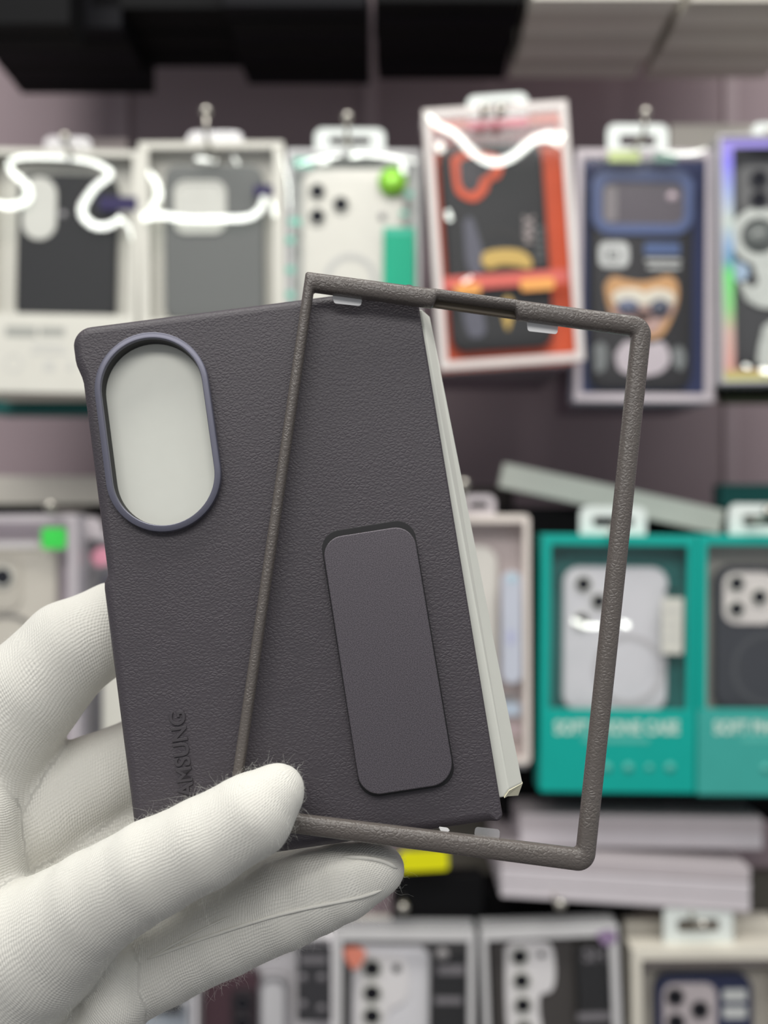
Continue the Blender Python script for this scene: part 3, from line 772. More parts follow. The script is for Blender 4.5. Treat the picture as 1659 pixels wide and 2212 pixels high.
# ------------------------------------------------------------------ third row
# D1
dlab = mat('black_label_card', (58, 57, 60), 0.5)
dink = mat('soft_white_ink', (128, 124, 128), 0.6)
p = Pack('phone_case_pack', 'white pack with a maroon phone picture, under the lower finger', (418, 2020, 722, 2560), 0, group='packs of the lower row')
neutral = mat('neutral_white_card', (236, 232, 234), 0.5, 0.4)
p.tray(neutral, (8, 10, 8, 8), neutral, neutral)
p.panel('black_side_label', 642, 2046, 716, 2206, dlab, 0.0, 0.0005)
for y in (2066, 2074):
    p.panel('printed_line', 648, y, 706, y + 6, dink, 0.0005, 0.0002)
for x, y in ((650, 2112), (650, 2170), (690, 2112), (690, 2178)):
    p.disc('icon', x + 4, y, 9, dink, 0.0005, 0.0002)
c = p.phone_case('maroon-black phone case in the white pack under the finger', 430, 2110, 556, 2500, mat('maroon_plastic', (74, 50, 58), 0.35), 24)
plate('camera_plate', [p.rect(494, 2150, 552, 2300, 16)], p.z, p.z + 0.0015, mat('black_camera_plate', (44, 34, 40), 0.3), c, 0.0005)
p.lens(c, 520, 2180, 12, p.z + 0.0015, lens_ring_m)
p.lens(c, 520, 2224, 12, p.z + 0.0015, lens_ring_m)
c = p.phone_case('clear grey-edged phone case beside the maroon one in the same pack', 556, 2124, 620, 2500, mat('pearl_grey_plastic', (210, 208, 210), 0.35), 24)
plate('grey_edge', [p.rect(556, 2124, 620, 2500, 24), p.rect(562, 2134, 610, 2490, 20)], p.z, p.z + 0.001, mat('ash_edge', (140, 138, 142), 0.4), c)
p = Pack('phone_case_pack', 'clear pack with a pale blue card, lowest at the hand left side', (250, 2160, 412, 2560), 0, d=0.84, group='packs of the lower row')
p.tray(clear_wall, (8, 10, 8, 8), mat('silver_grey_rim', (196, 196, 198), 0.35), mat('ice_card', (196, 204, 212), 0.5))
p.panel('black_side_label', 332, 2162, 392, 2190, dlab, 0.0, 0.0005)
# D2
p = Pack('phone_case_pack', 'clear silver-edged pack with a white four-lens case, lower row centre', (722, 2010, 1026, 2560), -0.3, group='packs of the lower row')
sv = mat('silver_clear_rim', (206, 204, 204), 0.3, 0.5)
p.tray(clear_wall, (16, 24, 16, 14), sv, mat('mid_grey_card', (116, 114, 114), 0.5))
p.panel('black_side_label', 934, 2062, 1010, 2400, mat('jet_label_card', (40, 40, 42), 0.5), -0.006, 0.0006)
for (a, b, e, f_) in ((946, 2092, 1006, 2112), (940, 2160, 1000, 2176)):
    p.panel('printed_line', a, b, e, f_, dink, -0.0054, 0.0002)
c = p.phone_case('white phone case with a column of dark lenses in the silver-edged pack', 758, 2062, 930, 2500, mat('grey_white_plastic', (232, 230, 233), 0.3), 30)
plate('camera_plate', [[p.L(*q) for q in catmull([(772, 2090), (784, 2076), (830, 2074), (868, 2078), (882, 2100), (882, 2160), (866, 2184), (842, 2196), (834, 2230), (830, 2290), (772, 2290), (772, 2090)], 4)[:-1]]], p.z, p.z + 0.0016, mat('bright_camera_plate', (238, 234, 234), 0.3), c, 0.0006)
for y in (2104, 2158, 2208, 2258):
    p.lens(c, 803, y, 15, p.z + 0.0016, cam_card)
p.disc('flash', 857, 2104, 9, lens_m, p.z + 0.0016, 0.0006, c)
p.poly('red_sticker', [(742, 2050), (760, 2044), (788, 2052), (786, 2072), (766, 2094), (746, 2070)], mat('coral_foil', (232, 140, 118), 0.4, 0.5, 0.1, 0.25, 90), 0.0002, 0.0004)
p.disc('round_sticker', 956, 2062, 14, mat('stone_sticker', (150, 146, 146), 0.5), 0.0002, 0.0004)
carton('rear_pack', (730, 1996, 1020, 2560), 0.846, 0.02, whitec2, 'pale pack behind the silver-edged pack in the lower row', None)
# D3
p = Pack('phone_case_pack', 'clear dark pack with a white L-shaped camera plate, lower row', (1048, 2004, 1346, 2560), 2.2, group='packs of the lower row')
p.tray(clear_wall, (14, 24, 20, 14), sv, mat('umber_card', (74, 70, 66), 0.5))
c = p.phone_case('dark phone case with white stepped camera plate in the lower row', 1072, 2034, 1256, 2500, mat('umber_plastic', (72, 68, 66), 0.35), 30)
plate('camera_plate', [[p.L(*q) for q in catmull([(1094, 2066), (1108, 2050), (1150, 2046), (1188, 2050), (1202, 2074), (1204, 2130), (1194, 2156), (1172, 2164), (1170, 2200), (1172, 2260), (1104, 2262), (1094, 2066)], 4)[:-1]]], p.z, p.z + 0.0016, MATS['bright_camera_plate'], c, 0.0006)
for q in ((1126, 2078), (1130, 2131), (1133, 2184), (1136, 2236)):
    p.lens(c, q[0], q[1], 14, p.z + 0.0016, cam_card)
p.disc('flash', 1174, 2074, 7, lens_m, p.z + 0.0016, 0.0006, c)
p.panel('black_side_label', 1256, 2050, 1330, 2400, MATS['jet_label_card'], -0.006, 0.0006)
p.text('side_lettering', 'SH', 1262, 2052, 1312, 2084, dink, -0.0054, 0.0003, 0.02)
p.panel('printed_line', 1250, 2194, 1340, 2212, dink, -0.0054, 0.0003)
p.poly('lilac_seal', [(1286, 2016), (1320, 2008), (1332, 2030), (1306, 2042)], mat('lilac_foil', (150, 128, 160), 0.4), 0.0002, 0.0003)
# D4
p = Pack('phone_case_pack', 'cream pack with a navy case, lower right corner', (1368, 2050, 1700, 2560), 0.5, group='packs of the lower row')
p.tray(cream_card, (20, 24, 20, 14), cream_card, mat('bone_card', (196, 190, 180), 0.5))
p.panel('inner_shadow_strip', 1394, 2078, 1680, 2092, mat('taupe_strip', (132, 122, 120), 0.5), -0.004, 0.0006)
nv = mat('deep_navy_plastic', (34, 42, 78), 0.35)
c = p.phone_case('navy phone case with pale camera plate in the lower right pack', 1426, 2122, 1640, 2500, nv, 34)
plate('camera_plate', [p.rect(1440, 2138, 1558, 2264, 26)], p.z, p.z + 0.0016, mat('pinkish_camera_plate', (196, 186, 188), 0.35), c, 0.0006)
for q in ((1466, 2166), (1520, 2194), (1468, 2222)):
    p.lens(c, q[0], q[1], 13, p.z + 0.0016)
p.panel('white_mark', 1572, 2152, 1624, 2178, wink, p.z, 0.0004, 4, c)
p.panel('white_mark', 1572, 2190, 1624, 2216, wink, p.z, 0.0004, 4, c)
p.tab(1442, 1968, 1594, 2052)
hook(1518, 1998, 0.80, 10, 'wire hook of the cream pack with navy case')


# ------------------------------------------------------------------ the hand-held case
class Plane:
    """a flat thing held at a tilt: its plane is the rectangle whose four corners are seen at these photo points"""

    def __init__(s, q, d0):
        R = [np.array([(x - CX) / F, 1, -(y - CY) / F]) for x, y in q]
        A = np.stack([R[0], -R[1], R[2], -R[3]], 1)
        d = np.linalg.svd(A)[2][-1]; d = d / d.mean() * d0
        P = [Vector(R[i] * d[i]) for i in range(4)]
        s.O = (P[0] + P[1] + P[2] + P[3]) / 4
        u = (P[1] + P[2] - P[0] - P[3]).normalized(); n = u.cross((P[0] + P[1] - P[2] - P[3]).normalized()).normalized()
        v = n.cross(u)
        s.u, s.v, s.n = u, v, n
        s.O = s.O + Vector((0, 0, ZC))
        s.mtx = Matrix(((u.x, v.x, n.x, s.O.x), (u.y, v.y, n.y, s.O.y), (u.z, v.z, n.z, s.O.z), (0, 0, 0, 1)))
        s.C = Vector((0, 0, ZC))

    def at(s, px, py, h=0.0):
        r = Vector(((px - CX) / F, 1, -(py - CY) / F))
        o = s.O + s.n * h - s.C
        w = r * (o.dot(s.n) / r.dot(s.n)) - (s.O - s.C)
        return (w.dot(s.u), w.dot(s.v))

    def depth(s, px, py):
        r = Vector(((px - CX) / F, 1, -(py - CY) / F))
        return (s.O - s.C).dot(s.n) / r.dot(s.n)


def round_corners(pts, radii, n=8):
    out = []
    N = len(pts)
    for i in range(N):
        p, a, b = Vector(pts[i]), Vector(pts[i - 1]), Vector(pts[(i + 1) % N])
        r = radii[i]
        d1, d2 = (a - p).normalized(), (b - p).normalized()
        ang = d1.angle(d2); t = r / math.tan(ang / 2)
        if r <= 0:
            out.append(tuple(p)); continue
        c = p + (d1 + d2).normalized() * (r / math.sin(ang / 2))
        s, e = p + d1 * t, p + d2 * t
        a0 = math.atan2(s.y - c.y, s.x - c.x); a1 = math.atan2(e.y - c.y, e.x - c.x)
        da = (a1 - a0 + math.pi) % (2 * math.pi) - math.pi
        out += [(c.x + r * math.cos(a0 + da * k / n), c.y + r * math.sin(a0 + da * k / n)) for k in range(n + 1)]
    return out


CP = Plane([(152, 707), (895, 612), (1088, 1770), (300, 1885)], 0.25)
case = thing('folding_phone_case', 'grey grained-leather phone back cover with oval camera ring, held in the gloved hand', 'phone case', CP.mtx)
leather = leather_mat('plum_grey_leather', (68, 63, 68), 880.0, (1.0, 1.45, 1.0), 0.00013, 0.48, 0.6)
smooth_leather = mat('smooth_plum_grey_leather', (64, 60, 64), 0.5, 0.4, bump=0.00005, scale=2500)
MM = 0.001
# outline: corners, left edge with its shallow cut-out
tl, tr, br, bl = [CP.at(*q) for q in ((150, 707), (897, 611), (1088, 1772), (300, 1888))]
top = [(1 - t, t) for t in [i / 12 for i in range(13)]]
outline = round_corners([tl, bl, br, tr], [4.6 * MM, 5 * MM, 1.6 * MM, 2 * MM], 10)     # counter-clockwise
dense = []
for i in range(len(outline)):
    a, b = Vector(outline[i]), Vector(outline[(i + 1) % len(outline)])
    k = max(1, int((b - a).length / (1.5 * MM)))
    dense += [tuple(a.lerp(b, j / k)) for j in range(k)]
vt, vb = CP.at(160, 775)[1], CP.at(228, 1262)[1]


def notch(q):
    """how far the left edge is cut in at this height"""
    u, v = q
    if u > tl[0] + 12 * MM:
        return 0
    s1 = min(1, max(0, (vt - v) / (6 * MM))); s2 = min(1, max(0, (v - vb) / (2.5 * MM)))
    f = lambda x: x * x * (3 - 2 * x)
    return 1.25 * MM * f(s1) * f(s2)


dense = [(q[0] + notch(q), q[1]) for q in dense]
nr = inward(dense); n = len(dense)
uR = tr[0]; right = [q[0] > (tr[0] if q[1] > 0 else br[0]) - 3.0 * MM or (q[0] > 0.030 and abs(q[1]) < 0.055) for q in dense]
rad = [(0.6 if right[i] else 2.3) * MM for i in range(n)]
lipd = [(1.6 if right[i] else 8.0) * MM for i in range(n)]
rings = []
S = 6
for k in range(S, -1, -1):
    a = math.pi / 2 * k / S
    rings.append([(q[0] + nr[i].x * rad[i] * (1 - math.cos(a)), q[1] + nr[i].y * rad[i] * (1 - math.cos(a)), -rad[i] + rad[i] * math.sin(a)) for i, q in enumerate(dense)])
rings.append([(q[0], q[1], -lipd[i]) for i, q in enumerate(dense)])
e = [0.4 * MM if right[i] else 1.2 * MM for i in range(n)]
rings.append([(q[0] + nr[i].x * e[i], q[1] + nr[i].y * e[i], -lipd[i]) for i, q in enumerate(dense)])
rings.append([(q[0] + nr[i].x * e[i], q[1] + nr[i].y * e[i], -1.6 * MM) for i, q in enumerate(dense)])
c1, c2 = Vector(CP.at(331, 841)), Vector(CP.at(356, 1028)); RO = 124 * 0.25 / F * 1.005
ax = (c1 - c2).normalized(); pr = Vector((ax.y, -ax.x))


def stadium(r, m_=20):
    P = []
    for c, s in ((c1, 1), (c2, -1)):
        for k in range(m_ + 1):
            a = math.pi * k / m_
            P.append(tuple(c + pr * (s * r * math.cos(a)) + ax * (s * r * math.sin(a))))
    return P


hole = stadium(RO - 1.2 * MM)[::-1]
V, Fc = [], []
for r in rings:
    V += r
for k in range(len(rings) - 1):
    for i in range(n):
        j = (i + 1) % n
        Fc.append((k * n + i, k * n + j, (k + 1) * n + j, (k + 1) * n + i))
hb = len(V); V += [(q[0], q[1], 0) for q in hole]; hb2 = len(V); V += [(q[0], q[1], -1.6 * MM) for q in hole]; nh = len(hole)
for i in range(nh):
    j = (i + 1) % nh; Fc.append((hb + i, hb + j, hb2 + j, hb2 + i))
for (b0, rg, h0) in ((0, rings[0], hb), ((len(rings) - 1) * n, rings[-1], hb2)):
    idx = list(range(b0, b0 + n)) + list(range(h0, h0 + nh))
    for t in tessellate_polygon([[Vector((q[0], q[1], 0)) for q in rg], [Vector((q[0], q[1], 0)) for q in hole]]):
        f = tuple(idx[k] for k in t)
        if len(set(f)) == 3:
            Fc.append(f)
body = mesh_obj('leather_back', V, Fc, leather, case, True)
body.data.polygons.foreach_set('use_smooth', [len(pl.vertices) == 4 for pl in body.data.polygons])
mod = body.modifiers.new('edge', 'WEIGHTED_NORMAL'); mod.keep_sharp = True
# camera ring: lofted metal rim
ringm = mat('blue_grey_anodised_metal', (98, 98, 112), 0.34, 0.5, 0.3, 0.04, 400)
prof = [(RO, 0.0), (RO, 1.7 * MM), (RO - 0.10 * MM, 2.08 * MM), (RO - 0.28 * MM, 2.2 * MM), (RO - 1.38 * MM, 2.2 * MM), (RO - 1.5 * MM, 2.1 * MM), (RO - 1.56 * MM, 1.8 * MM), (RO - 1.6 * MM, 1.2 * MM), (RO - 1.62 * MM, -2.35 * MM), (RO - 1.25 * MM, -2.35 * MM)]
V, Fc = [], []
for (r, h) in prof:
    V += [(q[0], q[1], h) for q in stadium(r, 32)]
m_ = len(V) // len(prof)
for k in range(len(prof) - 1):
    for i in range(m_):
        j = (i + 1) % m_; Fc.append((k * m_ + i, k * m_ + j, (k + 1) * m_ + j, (k + 1) * m_ + i))
ro = mesh_obj('camera_ring', V, Fc, ringm, case, True); ro['label'] = 'blue-grey metal ring around the camera opening'
ro.modifiers.new('edge', 'EDGE_SPLIT').split_angle = math.radians(38)
darkin = mat('black_plastic_sleeve', (26, 25, 27), 0.5)
V, Fc = [], []
prof = [(RO - 1.61 * MM, 1.1 * MM), (RO - 1.66 * MM, 1.0 * MM), (RO - 1.74 * MM, -2.4 * MM), (RO - 1.63 * MM, -2.4 * MM)]
for (r, h) in prof:
    V += [(q[0], q[1], h) for q in stadium(r, 32)]
for k in range(len(prof)):
    k2 = (k + 1) % len(prof)
    for i in range(m_):
        j = (i + 1) % m_; Fc.append((k * m_ + i, k * m_ + j, k2 * m_ + j, k2 * m_ + i))
mesh_obj('ring_sleeve', V, Fc, darkin, ro, True).modifiers.new('edge', 'EDGE_SPLIT')
# grip plate with the slot it sits in
gp = [CP.at(*q, 0.0025) for q in ((694, 1164), (780, 1722), (984, 1691), (891.6, 1133))]
slot = [CP.at(*q, 0.0) for q in ((690, 1152), (780, 1726), (987, 1694), (891, 1119))]
plate('grip_slot', [round_corners(slot, [4.4 * MM] * 4)], -0.0002, 0.00012, darkin, case, 0.0001)
metal = speckle_mat('bead_blasted_plum_metal', (68, 64, 69), (106, 100, 106), 4600, 0.42, 0.45)
g = plate('grip_plate', [round_corners(gp, [4.6 * MM, 4.9 * MM, 5.2 * MM, 4.8 * MM], 10)], 0.0014, 0.0026, metal, case, 0.00025, False)
g['label'] = 'bead-blasted plum-grey metal plate'
# pressed lettering, reading upwards
tv, tf = text_mesh('SAMSUNG', 0.006, 0.05, 0.016)
a, b = Vector(CP.at(406, 1741)), Vector(CP.at(382, 1537)); dr = (b - a); Lg = dr.length; dr.normalize(); upv = Vector((-dr.y, dr.x))
hgt = 34 * 0.249 / F
mesh_obj('pressed_lettering', [tuple(a + dr * (v.x * Lg) + upv * ((v.y - 0.5) * hgt)) + (-0.0001 + v.z * 0.00055,) for v in tv], tf, smooth_leather, case)

# white card insert inside the cover
card_m = mat('white_packing_card', (214, 215, 206), 0.55, 0.35, vary=0.02, scale=300, bump=0.00002)
h0, h1 = -2.5 * MM, -7.4 * MM
fr = [CP.at(206, 752, h0), CP.at(322, 1822, h0), CP.at(1087, 1722, h0), CP.at(1099, 1705, h0), CP.at(911, 668, h0)]
bk = [CP.at(206, 752, h1), CP.at(322, 1822, h1), CP.at(1108, 1713, h1), CP.at(1129, 1690, h1), CP.at(929, 684, h1)]
ins = thing('card_insert', 'white folded card insert sticking out of the leather cover right side', 'card', CP.mtx)
V = [(q[0], q[1], h0) for q in fr] + [(q[0], q[1], h1) for q in bk]
o = mesh_obj('card_sheet', V, [(0, 1, 2, 3, 4), (9, 8, 7, 6, 5)] + [(i, 5 + i, 5 + (i + 1) % 5, (i + 1) % 5) for i in range(5)], card_m, ins)
bv = o.modifiers.new('edge', 'BEVEL'); bv.width = 0.0003; bv.segments = 2
f0, f1, f2 = CP.at(1100, 1708, h0), CP.at(1129, 1692, h1), CP.at(1120, 1719, h1)
f3 = CP.at(1089, 1724, h0)
V = [(f3[0], f3[1], h0 + 0.0002), (f0[0], f0[1], h0), (f1[0], f1[1], h1), (f2[0], f2[1], h1 - 0.0004), (f3[0] + 0.0010, f3[1] + 0.0001, h0 - 0.0012)]
mid = Vector(V[1]).lerp(Vector(V[2]), 0.5)
V2 = [(v[0], v[1] + 0.0004, v[2] - 0.0005) for v in V]
mesh_obj('end_flap', V + V2, [(0, 1, 2, 3, 4), (9, 8, 7, 6, 5)] + [(i, (i + 1) % 5, 5 + (i + 1) % 5, 5 + i) for i in range(5)], mat('cream_card_end', (226, 222, 196), 0.6), ins)

# ------------------------------------------------------------------ frame bumper
FP = Plane([(666, 608), (1385, 703), (1268, 1858), (502, 1762)], 0.2472)
bump = thing('frame_bumper', 'brown-grey open rectangular bumper frame held over the leather cover', 'phone case', FP.mtx)


def isect(l1, l2):
    (x1, y1), (x2, y2) = l1; (x3, y3), (x4, y4) = l2
    d = (x1 - x2) * (y3 - y4) - (y1 - y2) * (x3 - x4)
    A, B = x1 * y2 - y1 * x2, x3 * y4 - y3 * x4
    return ((A * (x3 - x4) - (x1 - x2) * B) / d, (A * (y3 - y4) - (y1 - y2) * B) / d)


oT, oR, oB, oL = ((661, 589), (1363, 683)), ((1404, 734), (1285.5, 1841)), ((632, 1799), (1222, 1877)), ((651.6, 650), (505, 1654))
iT, iR, iB, iL = ((679, 631), (1358, 724)), ((1363, 734), (1246, 1825)), ((649.6, 1757.7), (1245, 1831)), ((675, 650), (529, 1654))
OC = [FP.at(*isect(x, y)) for x, y in ((oT, oL), (oL, oB), (oB, oR), (oR, oT))]
IC = [FP.at(*isect(x, y)) for x, y in ((iT, iL), (iL, iB), (iB, iR), (iR, iT))]
NA = 10
oc = round_corners(OC, [0.7 * MM, 3 * MM, 4.0 * MM, 4.6 * MM], NA); ic = round_corners(IC, [0.5 * MM, 0.8 * MM, 0.7 * MM, 0.6 * MM], NA)
nu0, nu1 = FP.at(938, 655)[0], FP.at(1118, 685)[0]
Op, Ip = [], []
for i in range(len(oc)):
    j = (i + 1) % len(oc)
    a, b, c_, d_ = Vector(oc[i]), Vector(oc[j]), Vector(ic[i]), Vector(ic[j])
    k = max(1, int((b - a).length / (0.8 * MM)))
    for t in range(k):
        Op.append(a.lerp(b, t / k)); Ip.append(c_.lerp(d_, t / k))
n = len(Op); V, Fc = [], []
NS = 20
for i in range(n):
    o_, q_ = Op[i], Ip[i].copy()
    if q_.y > 0.05:
        u = q_.x
        s = min(1, max(0, (u - nu0) / (0.5 * MM))) * min(1, max(0, (nu1 - u) / (0.5 * MM)))
        q_ = q_.lerp(o_, 0.46 * s)
    c_ = (o_ + q_) / 2; w = (o_ - q_) / 2
    for k in range(NS):
        a = 2 * math.pi * k / NS; ca, sa = math.cos(a), math.sin(a)
        ex = 0.72
        x = math.copysign(abs(ca) ** ex, ca); z = math.copysign(abs(sa) ** ex, sa)
        V.append((c_.x + w.x * x, c_.y + w.y * x, z * 2.15 * MM))
for i in range(n):
    j = (i + 1) % n
    for k in range(NS):
        l = (k + 1) % NS
        Fc.append((i * NS + k, i * NS + l, j * NS + l, j * NS + k))
taupe = leather_mat('taupe_grained_rubber', (94, 88, 84), 900.0, (1.0, 1.3, 1.0), 0.00016, 0.32, 0.65)
mesh_obj('frame_rail', V, Fc, taupe, bump, True)
ch = [FP.at(*q, -0.0008) for q in ((932, 646), (932, 662), (1122, 689), (1122, 672))]
plate('recess_channel', [round_corners(ch, [0.2 * MM] * 4, 2)], -0.0018, -0.0006, mat('brown_recess', (84, 74, 60), 0.5), bump, 0.0002)
tabm = film_mat('milky_adhesive_tab', 0.05, 0.2, (1, 1, 1), 0.72)
tabc = film_mat('clear_adhesive_tab', 0.10, 0.15, (1, 1, 1), 0.10)
for q, mm in ((((716, 634), (722, 655), (780, 661), (782, 643)), tabm), (((1138, 690), (1140, 715), (1204, 722), (1206, 698)), tabm),
              (((1024, 1806), (1027, 1786), (1080, 1792), (1079, 1812)), tabc), (((944, 1794), (950, 1786), (972, 1789), (970, 1798)), tabm)):
    P = [FP.at(*x, -0.001) for x in q]
    plate('adhesive_tab', [round_corners(P, [0.7 * MM] * 4, 5)], -0.0012, -0.0010, mm, bump)

# ------------------------------------------------------------------ the gloved hand
RPX = lambda r, d: r * d / F


def chain(*pts):
    return [(W(x, y, d), RPX(r, d)) for x, y, r, d in pts]


CH = {
    'thumb': chain((607, 1700, 48, .2335), (590, 1718, 66, .2325), (545, 1760, 91, .231), (440, 1822, 98, .2315), (330, 1876, 104, .234), (205, 1950, 112, .239), (80, 2046, 146, .246), (-60, 2160, 190, .257)),
    'index': chain((360, 1330, 84, .277), (250, 1352, 94, .272), (150, 1404, 106, .268), (60, 1500, 118, .266), (-30, 1610, 140, .266), (-90, 1780, 170, .266)),
    'middle': chain((420, 1600, 84, .284), (320, 1636, 92, .279), (200, 1690, 100, .274), (80, 1770, 112, .270), (-60, 1850, 140, .268)),
    'ring': chain((430, 1740, 84, .283), (330, 1775, 90, .279), (200, 1830, 100, .275), (60, 1900, 120, .271), (-60, 1980, 150, .268)),
    'little': chain((820, 1878, 54, .249), (790, 1886, 66, .249), (740, 1904, 82, .2497), (680, 1922, 92, .2515), (615, 1943, 102, .2535), (480, 1998, 107, .257), (350, 2062, 106, .260), (230, 2130, 104, .262), (60, 2220, 150, .266)),
    'palm': chain((-104, 1790, 135, .252), (-92, 1940, 145, .254), (-30, 2120, 200, .268), (-120, 2330, 240, .272), (-260, 2620, 255, .276)),
    'heel': chain((258, 2090, 44, .2500), (248, 2165, 66, .2515), (212, 2285, 92, .255), (150, 2430, 120, .262)),
}
BLEND = {'thumb': 3.0, 'index': 3.5, 'middle': 2.2, 'ring': 2.0, 'little': 1.6, 'palm': 5.0, 'heel': 1.8}
VS = 0.8 * MM
allp = [(p, r) for c_ in CH.values() for p, r in c_]
lo = np.array([min(p[i] - r for p, r in allp) for i in range(3)]) - 3 * VS
hi = np.array([max(p[i] + r for p, r in allp) for i in range(3)]) + 3 * VS
lo[0] = max(lo[0], W(-420, 0, .27).x); lo[2] = max(lo[2], W(0, 2640, .27).z)
dims = np.ceil((hi - lo) / VS).astype(int)
gx, gy, gz = [lo[i] + VS * np.arange(dims[i]) for i in range(3)]
PT = np.stack(np.meshgrid(gx, gy, gz, indexing='ij'), -1).astype(np.float32)


def chain_sdf(c_, Q):
    best = None
    for (a, ra), (b, rb_) in zip(c_[:-1], c_[1:]):
        a, b = np.array(a, np.float32), np.array(b, np.float32); ab = b - a
        t = np.clip(((Q - a) @ ab) / float(ab @ ab), 0, 1)
        d = np.sqrt((((Q - a) - t[..., None] * ab) ** 2).sum(-1)) - (ra + (rb_ - ra) * t)
        best = d if best is None else smin(best, d, 1.2 * MM)
    return best


def smin(a, b, k):
    h = np.clip(0.5 + 0.5 * (b - a) / k, 0, 1)
    return b * (1 - h) + a * h - k * h * (1 - h)


sd = None
for nm in ('palm', 'ring', 'middle', 'index', 'thumb', 'heel', 'little'):
    d = chain_sdf(CH[nm], PT)
    sd = d if sd is None else smin(sd, d, BLEND[nm] * MM)
# cloth gives way to what it grips: keep clear of the cover and of the bumper rail
Q = PT - np.array(CP.O, np.float32)
U_, V_, H_ = Q @ np.array(CP.u, np.float32), Q @ np.array(CP.v, np.float32), Q @ np.array(CP.n, np.float32)
uu = [tl[0], tr[0], br[0], bl[0]]
cu, cv = (min(uu) + max(uu)) / 2, (tl[1] + bl[1]) / 2
boxd = np.maximum(np.maximum(np.abs(U_ - cu) - (max(uu) - min(uu)) / 2 - 0.0008, np.abs(V_ - cv) - (tl[1] - bl[1]) / 2 - 0.0008), np.maximum(H_ - 0.0006, -8.9 * MM - H_))
sd = np.maximum(sd, -boxd)
mids = [(Op[i] + Ip[i]) / 2 for i in range(0, n, 4)]
Qf = PT - np.array(FP.O, np.float32)
for (k0, k1) in ((OC[0], OC[1]), (OC[1], OC[2])):
    i0, i1 = OC.index(k0), OC.index(k1)
    a = (Vector(OC[i0]) + Vector(IC[i0])) / 2; b = (Vector(OC[i1]) + Vector(IC[i1])) / 2
    A3, B3 = FP.mtx @ Vector((a.x, a.y, 0)), FP.mtx @ Vector((b.x, b.y, 0))
    sd = np.maximum(sd, -chain_sdf([(A3, 2.5 * MM), (B3, 2.5 * MM)], PT))


def surface_nets(f, lo, h):
    s = f < 0
    nx, ny, nz = f.shape
    c = np.zeros((nx - 1, ny - 1, nz - 1), np.int8)
    offs = [(i, j, k) for i in (0, 1) for j in (0, 1) for k in (0, 1)]
    sl = lambda o: (slice(o[0], nx - 1 + o[0]), slice(o[1], ny - 1 + o[1]), slice(o[2], nz - 1 + o[2]))
    for o in offs:
        c += s[sl(o)]
    act = (c > 0) & (c < 8); ids = -np.ones(act.shape, np.int64); ai = np.argwhere(act); ids[act] = np.arange(len(ai))
    acc = np.zeros((len(ai), 3)); cnt = np.zeros(len(ai))
    for o in offs:
        for ax_ in range(3):
            if o[ax_]:
                continue
            o2 = list(o); o2[ax_] = 1
            fa = f[tuple((ai + o).T)]; fb = f[tuple((ai + o2).T)]
            m_ = (fa < 0) != (fb < 0)
            t = np.where(m_, fa / np.where(m_, fa - fb, 1), 0)
            p_ = np.array(o, float)[None].repeat(len(ai), 0); p_[:, ax_] += t
            acc += p_ * m_[:, None]; cnt += m_
    V = lo + h * (ai + acc / cnt[:, None])
    faces = []
    for ax_ in range(3):
        b, c2_ = (ax_ + 1) % 3, (ax_ + 2) % 3
        e0 = [slice(None)] * 3; e1 = [slice(None)] * 3
        e0[ax_] = slice(0, -1); e1[ax_] = slice(1, None)
        ch_ = s[tuple(e0)] != s[tuple(e1)]
        q = np.argwhere(ch_); q = q[(q[:, b] > 0) & (q[:, c2_] > 0) & (q[:, b] < f.shape[b] - 1) & (q[:, c2_] < f.shape[c2_] - 1)]
        quad = []
        for (db, dc) in ((-1, -1), (0, -1), (0, 0), (-1, 0)):
            r = q.copy(); r[:, b] += db; r[:, c2_] += dc; quad.append(ids[tuple(r.T)])
        quad = np.stack(quad, 1); inside = s[tuple(q.T)]
        quad[~inside] = quad[~inside][:, ::-1]
        faces.append(quad)
    return V, np.concatenate(faces)


sd = np.pad(sd[1:-1, 1:-1, 1:-1], 1, constant_values=1e-3)
HV, HF = surface_nets(sd.astype(np.float64), lo, VS)
HF = HF[(HF >= 0).all(1)]
org = np.array(W(150, 2000, .26))
me = bpy.data.meshes.new('gloved_hand'); me.from_pydata((HV - org).tolist(), [], HF.tolist())
me.polygons.foreach_set('use_smooth', [True] * len(me.polygons)); me.update()
hand = bpy.data.objects.new('gloved_hand', me); COL.objects.link(hand); hand.location = org
tag(hand, 'hand in a white knitted cotton glove, thumb over the leather cover and fingers behind', 'hand')
sm = hand.modifiers.new('soften', 'SMOOTH'); sm.factor = 0.5; sm.iterations = 4
